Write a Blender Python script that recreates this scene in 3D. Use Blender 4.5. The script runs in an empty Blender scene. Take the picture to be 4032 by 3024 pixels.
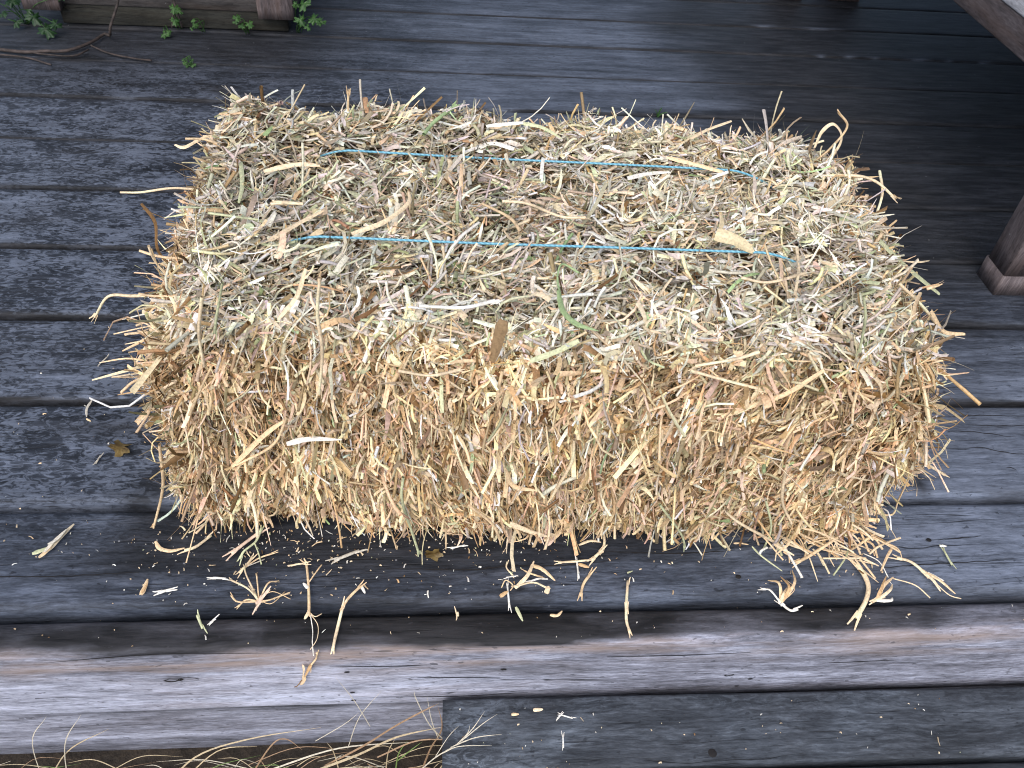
import bpy, math, random
import numpy as np
from mathutils import Vector, Matrix
R = math.radians
rng = np.random.default_rng(7)
random.seed(7)
C = bpy.context.scene.collection
sc = bpy.context.scene

# ---------------------------------------------------------------- camera
CAM_R = (0.9961261, -0.0597735, 0.0644971)
CAM_U = (-0.0036202, 0.7049581, 0.7092398)
CAM_F = (0.0878615, 0.7067257, -0.7020108)
cd = bpy.data.cameras.new('camera'); cam = bpy.data.objects.new('camera', cd); C.objects.link(cam)
cd.sensor_width = 36.0; cd.lens = 36.0 * 3260 / 4032; cd.clip_start = 0.02; cd.clip_end = 200
m = Matrix((CAM_R, CAM_U, tuple(-v for v in CAM_F))).transposed().to_4x4()
m.translation = (0, 0, 0.6946); cam.matrix_world = m
cd.dof.use_dof = True; cd.dof.focus_distance = 0.80; cd.dof.aperture_fstop = 20.0
sc.camera = cam

# ---------------------------------------------------------------- light
SUN_EL, SUN_AZ = R(50), R(200)     # behind the camera, a little to the left, veiled by cloud
w = bpy.data.worlds.new('World'); sc.world = w; w.use_nodes = True
nt = w.node_tree; bg = nt.nodes['Background']
sky = nt.nodes.new('ShaderNodeTexSky'); sky.sky_type = 'NISHITA'; sky.sun_disc = False
sky.sun_elevation = SUN_EL; sky.sun_rotation = SUN_AZ; sky.air_density = 1.0; sky.dust_density = 2.5; sky.ozone_density = 1.0
nt.links.new(sky.outputs[0], bg.inputs[0]); bg.inputs[1].default_value = 0.12
sd = bpy.data.lights.new('sun', 'SUN'); sd.energy = 1.1; sd.angle = R(60); sd.color = (1.0, 0.97, 0.93)
sun = bpy.data.objects.new('sun', sd); C.objects.link(sun)
sdir = Vector((math.sin(SUN_AZ) * math.cos(SUN_EL), math.cos(SUN_AZ) * math.cos(SUN_EL), math.sin(SUN_EL)))
sun.rotation_euler = sdir.to_track_quat('Z', 'Y').to_euler(); sun.location = sdir * 8
vs = sc.view_settings; vs.view_transform = 'Standard'; vs.look = 'None'; vs.gamma = 1; vs.use_curve_mapping = False
vs.exposure = 1.0
sc.cycles.filter_width = 1.05; sc.cycles.max_bounces = 6; sc.cycles.diffuse_bounces = 4

# ---------------------------------------------------------------- helpers
def obj(name, me, mat=None, parent=None, loc=None):
    o = bpy.data.objects.new(name, me); C.objects.link(o)
    if mat: me.materials.append(mat)
    if parent: o.parent = parent
    if loc: o.location = loc
    return o

def empty(name, loc=(0, 0, 0), rz=0.0):
    o = bpy.data.objects.new(name, None); C.objects.link(o)
    o.location = loc; o.rotation_euler = (0, 0, rz); o.empty_display_size = .05
    return o

def tag(o, label=None, cat=None, group=None, kind=None):
    if label: o['label'] = label
    if cat: o['category'] = cat
    if group: o['group'] = group
    if kind: o['kind'] = kind
    return o

class MB:
    """collects vertex and quad/tri blocks, builds one mesh object"""
    def __init__(s): s.v = []; s.q = []; s.t = []; s.a = {}; s.n = 0
    def add(s, v, quads=None, tris=None, **attrs):
        v = np.asarray(v, float).reshape(-1, 3)
        if quads is not None and len(quads): s.q.append(np.asarray(quads, int).reshape(-1, 4) + s.n)
        if tris is not None and len(tris): s.t.append(np.asarray(tris, int).reshape(-1, 3) + s.n)
        s.v.append(v)
        for k, a in attrs.items():
            a = np.asarray(a, float)
            if a.ndim == 1: a = np.tile(a, (len(v), 1))
            s.a.setdefault(k, []).append(a)
        s.n += len(v)
        return s
    def mesh(s, name, smooth=True):
        V = np.concatenate(s.v); Q = np.concatenate(s.q) if s.q else np.zeros((0, 4), int)
        T = np.concatenate(s.t) if s.t else np.zeros((0, 3), int)
        me = bpy.data.meshes.new(name)
        me.vertices.add(len(V)); me.vertices.foreach_set('co', V.ravel())
        nl = Q.size + T.size
        me.loops.add(nl); me.loops.foreach_set('vertex_index', np.concatenate([Q.ravel(), T.ravel()]).astype(np.int32))
        me.polygons.add(len(Q) + len(T))
        ls = np.concatenate([np.arange(len(Q)) * 4, Q.size + np.arange(len(T)) * 3]).astype(np.int32)
        me.polygons.foreach_set('loop_start', ls)
        me.polygons.foreach_set('use_smooth', np.full(len(Q) + len(T), smooth))
        for k, a in s.a.items():
            A = np.concatenate(a)
            if A.shape[1] == 4:
                at = me.attributes.new(k, 'FLOAT_COLOR', 'POINT'); at.data.foreach_set('color', A.ravel())
            else:
                at = me.attributes.new(k, 'FLOAT_VECTOR', 'POINT'); at.data.foreach_set('vector', A.ravel())
        me.update(calc_edges=True); me.validate()
        return me
    def build(s, name, mat, parent=None, loc=None, smooth=True): return obj(name, s.mesh(name, smooth), mat, parent, loc)

def grid_quads(nu, nv, closed_v=False):
    q = []
    for i in range(nu - 1):
        for j in range(nv if closed_v else nv - 1):
            q.append((i * nv + j, (i + 1) * nv + j, (i + 1) * nv + (j + 1) % nv, i * nv + (j + 1) % nv))
    return np.array(q)

def fbm(x, y, seed=0, octaves=4):
    """cheap smooth pseudo-noise in about -1..1"""
    r = np.random.default_rng(seed); o = np.zeros_like(np.asarray(x, float) + np.asarray(y, float)); amp = 1.0; f = 1.0
    for k in range(octaves):
        for j in range(3):
            a = r.uniform(0, 6.28); p = r.uniform(0, 6.28)
            o = o + amp / 3 * np.sin(f * r.uniform(.7, 1.3) * (np.cos(a) * x + np.sin(a) * y) + p + 1.3 * np.sin(f * .6 * (x * np.sin(a + 1) + y * np.cos(a + 2)) + p * 2))
        amp *= .55; f *= 2.1
    return o

def sstep(a, b, x): t = np.clip((x - a) / (b - a), 0, 1); return t * t * (3 - 2 * t)

# ---------------------------------------------------------------- materials
class N:
    def __init__(s, name):
        s.m = bpy.data.materials.new(name); s.m.use_nodes = True; s.t = s.m.node_tree
        s.b = s.t.nodes['Principled BSDF']; s.out = s.t.nodes['Material Output']
    def nd(s, typ, ins=None, **kw):
        n = s.t.nodes.new(typ)
        for k, v in kw.items(): setattr(n, k, v)
        for k, v in (ins or {}).items(): s.put(n.inputs[k], v)
        return n
    def put(s, sock, v):
        if isinstance(v, bpy.types.NodeSocket): s.t.links.new(v, sock)
        else: sock.default_value = v
    def attr(s, n): return s.nd('ShaderNodeAttribute', attribute_name=n)
    def mapv(s, v, scale, loc=(0, 0, 0)): return s.nd('ShaderNodeMapping', {'Vector': v, 'Scale': scale, 'Location': loc}).outputs[0]
    def noise(s, v, scale=1, detail=4, rough=.55, dist=0.0):
        return s.nd('ShaderNodeTexNoise', {'Vector': v, 'Scale': scale, 'Detail': detail, 'Roughness': rough, 'Distortion': dist}).outputs[0]
    def ramp(s, f, *stops, interp='LINEAR'):
        n = s.nd('ShaderNodeValToRGB', {'Fac': f}); cr = n.color_ramp; cr.interpolation = interp
        while len(cr.elements) < len(stops): cr.elements.new(.5)
        for e, (p, c) in zip(cr.elements, stops):
            e.position = p; e.color = (c, c, c, 1) if isinstance(c, (int, float)) else tuple(c) + (1,)
        return n.outputs[0]
    def mix(s, f, a, b, mode='MIX'):
        n = s.nd('ShaderNodeMix', data_type='RGBA', blend_type=mode)
        s.put(n.inputs[0], f); s.put(n.inputs[6], a if isinstance(a, bpy.types.NodeSocket) else tuple(a) + (1,)); s.put(n.inputs[7], b if isinstance(b, bpy.types.NodeSocket) else tuple(b) + (1,))
        return n.outputs[2]
    def math(s, op, a, b=0.0, clamp=False):
        n = s.nd('ShaderNodeMath', operation=op, use_clamp=clamp); s.put(n.inputs[0], a); s.put(n.inputs[1], b); return n.outputs[0]
    def set(s, **k):
        for n, v in k.items(): s.put(s.b.inputs[n.replace('_', ' ')], v)
    def bump(s, h, strength=.5, dist=.001):
        s.put(s.b.inputs['Normal'], s.nd('ShaderNodeBump', {'Height': h, 'Strength': strength, 'Distance': dist}).outputs[0])

def wood(name, dark, mid, pale, rough=.66, bump=.55, spec=.22):
    """weathered timber: 'gc' = coordinates along/across/through the grain, 'st' = (damp, mottle, bleach and painted sheen, rust)"""
    n = N(name); g = n.attr('gc').outputs['Vector']; st = n.nd('ShaderNodeSeparateColor', {'Color': n.attr('st').outputs['Color']})
    damp_shade, mot, ble_sheen = st.outputs[0], st.outputs[1], st.outputs[2]; rust = n.attr('st').outputs['Alpha']
    warp = n.noise(n.mapv(g, (5, 9, 9)), 1, 3)
    gw = n.nd('ShaderNodeVectorMath', {0: g, 1: n.nd('ShaderNodeCombineXYZ', {1: n.math('MULTIPLY', warp, .022), 2: n.math('MULTIPLY', warp, .01)}).outputs[0]}, operation='ADD').outputs[0]
    broad = n.noise(n.mapv(gw, (2.2, 38, 38)), 1, 4, .6)
    med = n.noise(n.mapv(gw, (13, 105, 105)), 1, 5, .68)
    fine = n.noise(n.mapv(gw, (70, 430, 430)), 1, 4, .75)
    patch = n.noise(n.mapv(g, (6, 13, 13)), 1, 4, .6, .4)
    s = n.math('ADD', n.math('ADD', n.math('MULTIPLY', broad, .40), n.math('MULTIPLY', fine, .26)), n.math('ADD', n.math('MULTIPLY', patch, .32), n.math('MULTIPLY', med, .34)))
    s = n.math('SUBTRACT', s, .10)
    col = n.ramp(s, (.42, dark), (.56, mid), (.70, pale))
    # mottled bleached flecks
    fl = n.noise(n.mapv(gw, (75, 165, 165)), 1, 4, .65, 1.2)
    fl2 = n.noise(n.mapv(g, (14, 22, 22)), 1, 2, .5)
    fk = n.ramp(n.math('ADD', n.math('MULTIPLY', fl, .75), n.math('MULTIPLY', fl2, .3)), (.485, 0), (.585, 1))
    col = n.mix(n.math('MULTIPLY', n.math('SUBTRACT', 1.0, fk), n.math('MULTIPLY', mot, .55)), col, tuple(v * .8 for v in dark))
    col = n.mix(n.math('MULTIPLY', fk, n.math('MULTIPLY', mot, .72)), col, tuple(v * 1.4 for v in pale))
    # bleached clear wood, and the painted sky sheen
    bl = n.math('MULTIPLY', ble_sheen, n.ramp(s, (.36, .35), (.66, 1.0)))
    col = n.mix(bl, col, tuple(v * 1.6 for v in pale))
    col = n.mix(1.0, col, n.ramp(n.math('ADD', n.math('MULTIPLY', fine, .55), n.math('MULTIPLY', med, .45)), (.36, .60), (.50, 1.0), (.64, 1.34)), 'MULTIPLY')
    # brown weathering
    col = n.mix(n.math('MULTIPLY', rust, n.ramp(n.noise(n.mapv(gw, (7, 60, 60)), 1, 4), (.4, 0), (.65, 1))), col, (mid[0] * 1.7, mid[1] * 1.25, mid[2] * .85))
    # damp / algae darkening, and shade painted in
    dk = n.math('MULTIPLY', damp_shade, n.ramp(n.math('ADD', n.math('MULTIPLY', patch, .6), n.math('MULTIPLY', broad, .4)), (.34, .62), (.6, 1.0)))
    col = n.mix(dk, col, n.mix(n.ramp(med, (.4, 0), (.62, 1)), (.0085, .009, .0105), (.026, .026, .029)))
    # hairline checks along the grain
    ck = n.ramp(n.noise(n.mapv(gw, (2.6, 75, 75), (3, 7, 1)), 1, 1.5, .5), (.492, 0), (.4985, 1), (.5015, 1), (.508, 0))
    ckm = n.ramp(n.noise(n.mapv(g, (3, 10, 10), (9, 2, 4)), 1, 2), (.54, 0), (.62, 1))
    ck2 = n.ramp(n.noise(n.mapv(gw, (16, 300, 300), (1, 4, 8)), 1, 1.5, .5), (.26, 1), (.33, 0))
    ckf = n.math('MAXIMUM', n.math('MULTIPLY', ck, ckm), n.math('MULTIPLY', ck2, .6))
    col = n.mix(n.math('MULTIPLY', ckf, .85), col, (.008, .008, .009))
    pit = n.ramp(n.noise(n.mapv(g, (110, 190, 190), (5, 5, 5)), 1, 2, .5), (.27, 1), (.33, 0))
    col = n.mix(n.math('MULTIPLY', pit, .6), col, tuple(v * .5 for v in dark))
    # pale specks of grit
    sp = n.nd('ShaderNodeTexVoronoi', {'Vector': n.mapv(g, (75, 75, 75)), 'Scale': 1.0, 'Randomness': 1.0})
    spk = n.math('MULTIPLY', n.ramp(sp.outputs['Distance'], (.05, 1), (.10, 0)), n.ramp(n.nd('ShaderNodeSeparateColor', {'Color': sp.outputs['Color']}).outputs[0], (.90, 0), (.93, 1)))
    col = n.mix(n.math('MULTIPLY', spk, .55), col, (.30, .31, .33))
    n.set(Base_Color=col, Roughness=n.math('ADD', n.math('MULTIPLY', fine, .25), rough - .12))
    n.b.inputs['Specular IOR Level'].default_value = spec
    h = n.math('SUBTRACT', n.math('ADD', n.math('MULTIPLY', fine, .7), n.math('MULTIPLY', broad, .6)), n.math('MULTIPLY', ckf, 1.2))
    n.bump(h, bump, .0012)
    return n.m

M = {}
M['deck'] = wood('weathered_decking', (.0120, .0148, .0208), (.037, .0445, .0610), (.098, .115, .152))
M['fascia'] = wood('grey_timber', (.085, .085, .100), (.20, .206, .252), (.375, .395, .485), rough=.7)
M['step'] = wood('dark_tread', (.027, .032, .040), (.054, .063, .077), (.135, .158, .190))
M['bench'] = wood('brown_timber', (.045, .036, .038), (.080, .066, .068), (.125, .106, .110), bump=.35)
M['seat'] = wood('pale_seat', (.30, .29, .31), (.38, .37, .39), (.45, .44, .46), bump=.3)
M['planter'] = wood('planter_boards', (.022, .021, .022), (.045, .042, .042), (.08, .075, .074))
M['mossy'] = wood('mossy_board', (.012, .013, .011), (.024, .024, .020), (.04, .041, .034))

def straw_mat():
    n = N('straw'); c = n.attr('col').outputs['Color']
    geo = n.nd('ShaderNodeNewGeometry')
    po = n.nd('ShaderNodeTexCoord').outputs['Object']
    v = n.noise(po, 420, 3, .6)
    col = n.mix(1.0, c, n.ramp(v, (.30, .70), (.5, 1.0), (.72, 1.22)), 'MULTIPLY')
    n.set(Base_Color=col, Roughness=.52)
    n.b.inputs['Specular IOR Level'].default_value = .38
    tr = n.nd('ShaderNodeBsdfTranslucent', {'Color': col})
    mx = n.nd('ShaderNodeMixShader', {'Fac': .16}); n.t.links.new(n.b.outputs[0], mx.inputs[1]); n.t.links.new(tr.outputs[0], mx.inputs[2])
    n.t.links.new(mx.outputs[0], n.out.inputs[0])
    return n.m
M['straw'] = straw_mat()

n = N('straw_core'); tc = n.nd('ShaderNodeTexCoord').outputs['Object']
n.set(Base_Color=n.ramp(n.noise(tc, 160, 4), (.35, (.030, .017, .007)), (.7, (.13, .078, .034))), Roughness=.9); n.bump(n.noise(tc, 220, 4), 1, .004); M['core'] = n.m

n = N('blue_twine'); tc = n.nd('ShaderNodeTexCoord').outputs['Object']
tw = n.nd('ShaderNodeTexWave', {'Vector': n.mapv(tc, (1, .6, .6)), 'Scale': 130.0, 'Distortion': 1.0}, wave_type='BANDS', bands_direction='DIAGONAL').outputs['Fac']
n.set(Base_Color=n.ramp(tw, (0, (.11, .31, .42)), (1, (.20, .49, .63))), Roughness=.5); n.bump(tw, .5, .0006); M['twine'] = n.m

def leaf_mat(name, a, b):
    n = N(name); tc = n.nd('ShaderNodeTexCoord').outputs['Object']
    col = n.ramp(n.noise(tc, 130, 4), (.35, a), (.68, b))
    n.set(Base_Color=col, Roughness=.5)
    tr = n.nd('ShaderNodeBsdfTranslucent', {'Color': col}); mx = n.nd('ShaderNodeMixShader', {'Fac': .3})
    n.t.links.new(n.b.outputs[0], mx.inputs[1]); n.t.links.new(tr.outputs[0], mx.inputs[2]); n.t.links.new(mx.outputs[0], n.out.inputs[0])
    n.bump(n.noise(tc, 300, 3), .4, .001)
    return n.m
M['leaf'] = leaf_mat('green_leaf', (.028, .085, .020), (.07, .165, .04))
M['shade_leaf'] = leaf_mat('shaded_green_leaf', (.010, .038, .012), (.026, .075, .022))  # same leaf green, darkened to paint in shade
M['dead_leaf'] = leaf_mat('dead_leaf', (.09, .055, .018), (.24, .17, .055))
n = N('brown_stem'); tc = n.nd('ShaderNodeTexCoord').outputs['Object']
n.set(Base_Color=n.ramp(n.noise(tc, 90, 4), (.35, (.018, .013, .011)), (.7, (.075, .056, .050))), Roughness=.75); M['stem'] = n.m
n = N('soil'); tc = n.nd('ShaderNodeTexCoord').outputs['Object']
n.set(Base_Color=n.ramp(n.noise(tc, 30, 6, .7), (.35, (.012, .009, .006)), (.6, (.035, .025, .016)), (.8, (.07, .05, .03))), Roughness=.95); n.bump(n.noise(tc, 60, 6), 1, .01); M['soil'] = n.m
n = N('blocker_boards'); tc = n.nd('ShaderNodeTexCoord').outputs['Object']
n.set(Base_Color=n.ramp(n.noise(n.mapv(tc, (1, 12, 12)), 2, 4), (.35, (.05, .045, .042)), (.7, (.09, .08, .075))), Roughness=.8); M['blocker'] = n.m
n = N('nail_head'); n.set(Base_Color=(.02, .018, .018, 1), Roughness=.6, Metallic=.4); M['nail'] = n.m

# ---------------------------------------------------------------- timber pieces
def timber(mb, a, b, up, wdt, thk, r=.005, step=.02, stain=None, seed=0, wob=.0007, cross=.018):
    """rounded plank from a to b; `up` = direction of its thickness; stain(P, nrm)->(n,4)"""
    a, b, up = Vector(a), Vector(b), Vector(up).normalized(); d = (b - a); L = d.length; d.normalize(); s = up.cross(d).normalized()
    nu = max(2, int(L / step) + 1)
    prof = []
    for cx, cz, a0 in ((1, 1, 0), (-1, 1, 90), (-1, -1, 180), (1, -1, 270)):
        for k in range(4):
            an = R(a0 + 30 * k); prof.append((cx * (wdt / 2 - r) + r * math.cos(an), cz * (thk / 2 - r) + r * math.sin(an)))
    P2 = []
    for i in range(len(prof)):
        p, q = np.array(prof[i]), np.array(prof[(i + 1) % len(prof)]); ln = np.linalg.norm(q - p)
        k = max(1, int(ln / cross))
        for j in range(k): P2.append(p + (q - p) * j / k)
    P2 = np.array(P2); nv = len(P2)
    u = np.linspace(0, L, nu)
    rr = np.random.default_rng(seed)
    off = rr.uniform(-8, 8, 3)
    wv1 = wob * fbm(u * 9, u * 0 + seed, seed); wv2 = wob * fbm(u * 7, u * 0 + seed + 5, seed + 9)
    U = np.repeat(u, nv); PX = np.tile(P2[:, 0], nu); PZ = np.tile(P2[:, 1], nu)
    sx = PX + np.where(PX > 0, np.repeat(wv1, nv), np.repeat(wv2, nv)); 
    sz = PZ + .4 * np.repeat(wv2, nv)
    A, Dv, Sv, Uv = (np.array(t) for t in (a, d, s, up))
    V = A + U[:, None] * Dv + sx[:, None] * Sv + sz[:, None] * Uv
    gc = np.stack([U + off[0], PX + off[1], PZ + off[2]], 1)
    st = np.tile([0, 0, 0, 0], (len(V), 1)).astype(float) if stain is None else stain(V, sx / wdt, sz / thk)
    q = grid_quads(nu, nv, True)[:, ::-1]
    # caps: fan to a centre vertex
    ca, cb = A, A + L * Dv
    V = np.vstack([V, ca, cb]); gc = np.vstack([gc, gc[:nv].mean(0), gc[-nv:].mean(0)]); st = np.vstack([st, st[:nv].mean(0), st[nv * (nu - 1):].mean(0)])
    n0 = nu * nv; t = []
    for j in range(nv):
        t.append((n0, (j + 1) % nv, j)); t.append((n0 + 1, (nu - 1) * nv + j, (nu - 1) * nv + (j + 1) % nv))
    mb.add(V, q, t, gc=gc, st=st)
    return mb

def lathe_ring(mb, pts, rad, sides=8, cap=True, flat=1.0, col=None, **attrs):
    """tube along a polyline (already dense), parallel-transported; open or capped ends"""
    P = np.array(pts, float); n = len(P); rad = np.broadcast_to(np.asarray(rad, float), (n,))
    T = np.gradient(P, axis=0); T /= np.linalg.norm(T, axis=1)[:, None] + 1e-12
    ref = np.array([0, 0, 1.0]) if abs(T[0][2]) < .9 else np.array([1.0, 0, 0])
    S = []; s = np.cross(T[0], ref); s /= np.linalg.norm(s)
    for i in range(n):
        s = s - T[i] * s.dot(T[i]); s /= np.linalg.norm(s) + 1e-12; S.append(s)
    S = np.array(S); Bn = np.cross(T, S)
    an = np.linspace(0, 2 * np.pi, sides, endpoint=False)
    V = (P[:, None] + rad[:, None, None] * (np.cos(an)[None, :, None] * S[:, None] + flat * np.sin(an)[None, :, None] * Bn[:, None])).reshape(-1, 3)
    q = grid_quads(n, sides, True); t = []
    if cap:
        V = np.vstack([V, P[0], P[-1]]); n0 = n * sides
        for j in range(sides): t += [(n0, j, (j + 1) % sides), (n0 + 1, (n - 1) * sides + (j + 1) % sides, (n - 1) * sides + j)]
    at = dict(attrs)
    if col is not None:
        cc = np.asarray(col, float)
        if cc.ndim == 1: at['col'] = np.append(cc, 1)
        else:
            cv = np.repeat(np.hstack([cc, np.ones((n, 1))]), sides, 0)
            if cap: cv = np.vstack([cv, cv[0], cv[-1]])
            at['col'] = cv
    mb.add(V, q, t, **at); return mb

def spline(pts, k=6):
    P = [np.array(p, float) for p in pts]
    if len(P) == 2: return [P[0] + (P[1] - P[0]) * t for t in np.linspace(0, 1, k)]
    o = []; Q = [2 * P[0] - P[1]] + P + [2 * P[-1] - P[-2]]
    for i in range(1, len(Q) - 2):
        for t in np.linspace(0, 1, k, endpoint=False):
            a, b, c, d = Q[i - 1], Q[i], Q[i + 1], Q[i + 2]
            o.append(.5 * (2 * b + (c - a) * t + (2 * a - 5 * b + 4 * c - d) * t * t + (3 * b - a - 3 * c + d) * t ** 3))
    o.append(P[-1]); return o

def ribbon(mb, pts, wd, col, face=None, fold=.25, pointed=(0, .5)):
    """thin leaf or split straw along a polyline, folded along its middle"""
    P = np.array(pts, float); n = len(P)
    T = np.gradient(P, axis=0); T /= np.linalg.norm(T, axis=1)[:, None] + 1e-12
    nrm = np.tile(np.array([0, -.45, .9]) if face is None else np.asarray(face, float), (n, 1))
    S = np.cross(T, nrm); S /= np.linalg.norm(S, axis=1)[:, None] + 1e-12; Nn = np.cross(S, T)
    t = np.linspace(0, 1, n); wv = wd * np.clip(np.minimum(1 - pointed[0] * (1 - t / .25), 1 - pointed[1] * (t - .6) / .4), .12, 1) * (1 + .12 * np.sin(9 * t + 30 * wd))
    V = []
    for s_, h in ((-1, 0), (-.45, fold * .8), (0, fold), (.45, fold * .75), (1, -.05)):
        V.append(P + S * (s_ * wv)[:, None] + Nn * (h * wv)[:, None])
    V = np.stack(V, 1).reshape(-1, 3)
    cc = np.asarray(col, float)
    mb.add(V, grid_quads(n, 5), None, col=np.append(cc, 1)); return mb

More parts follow.
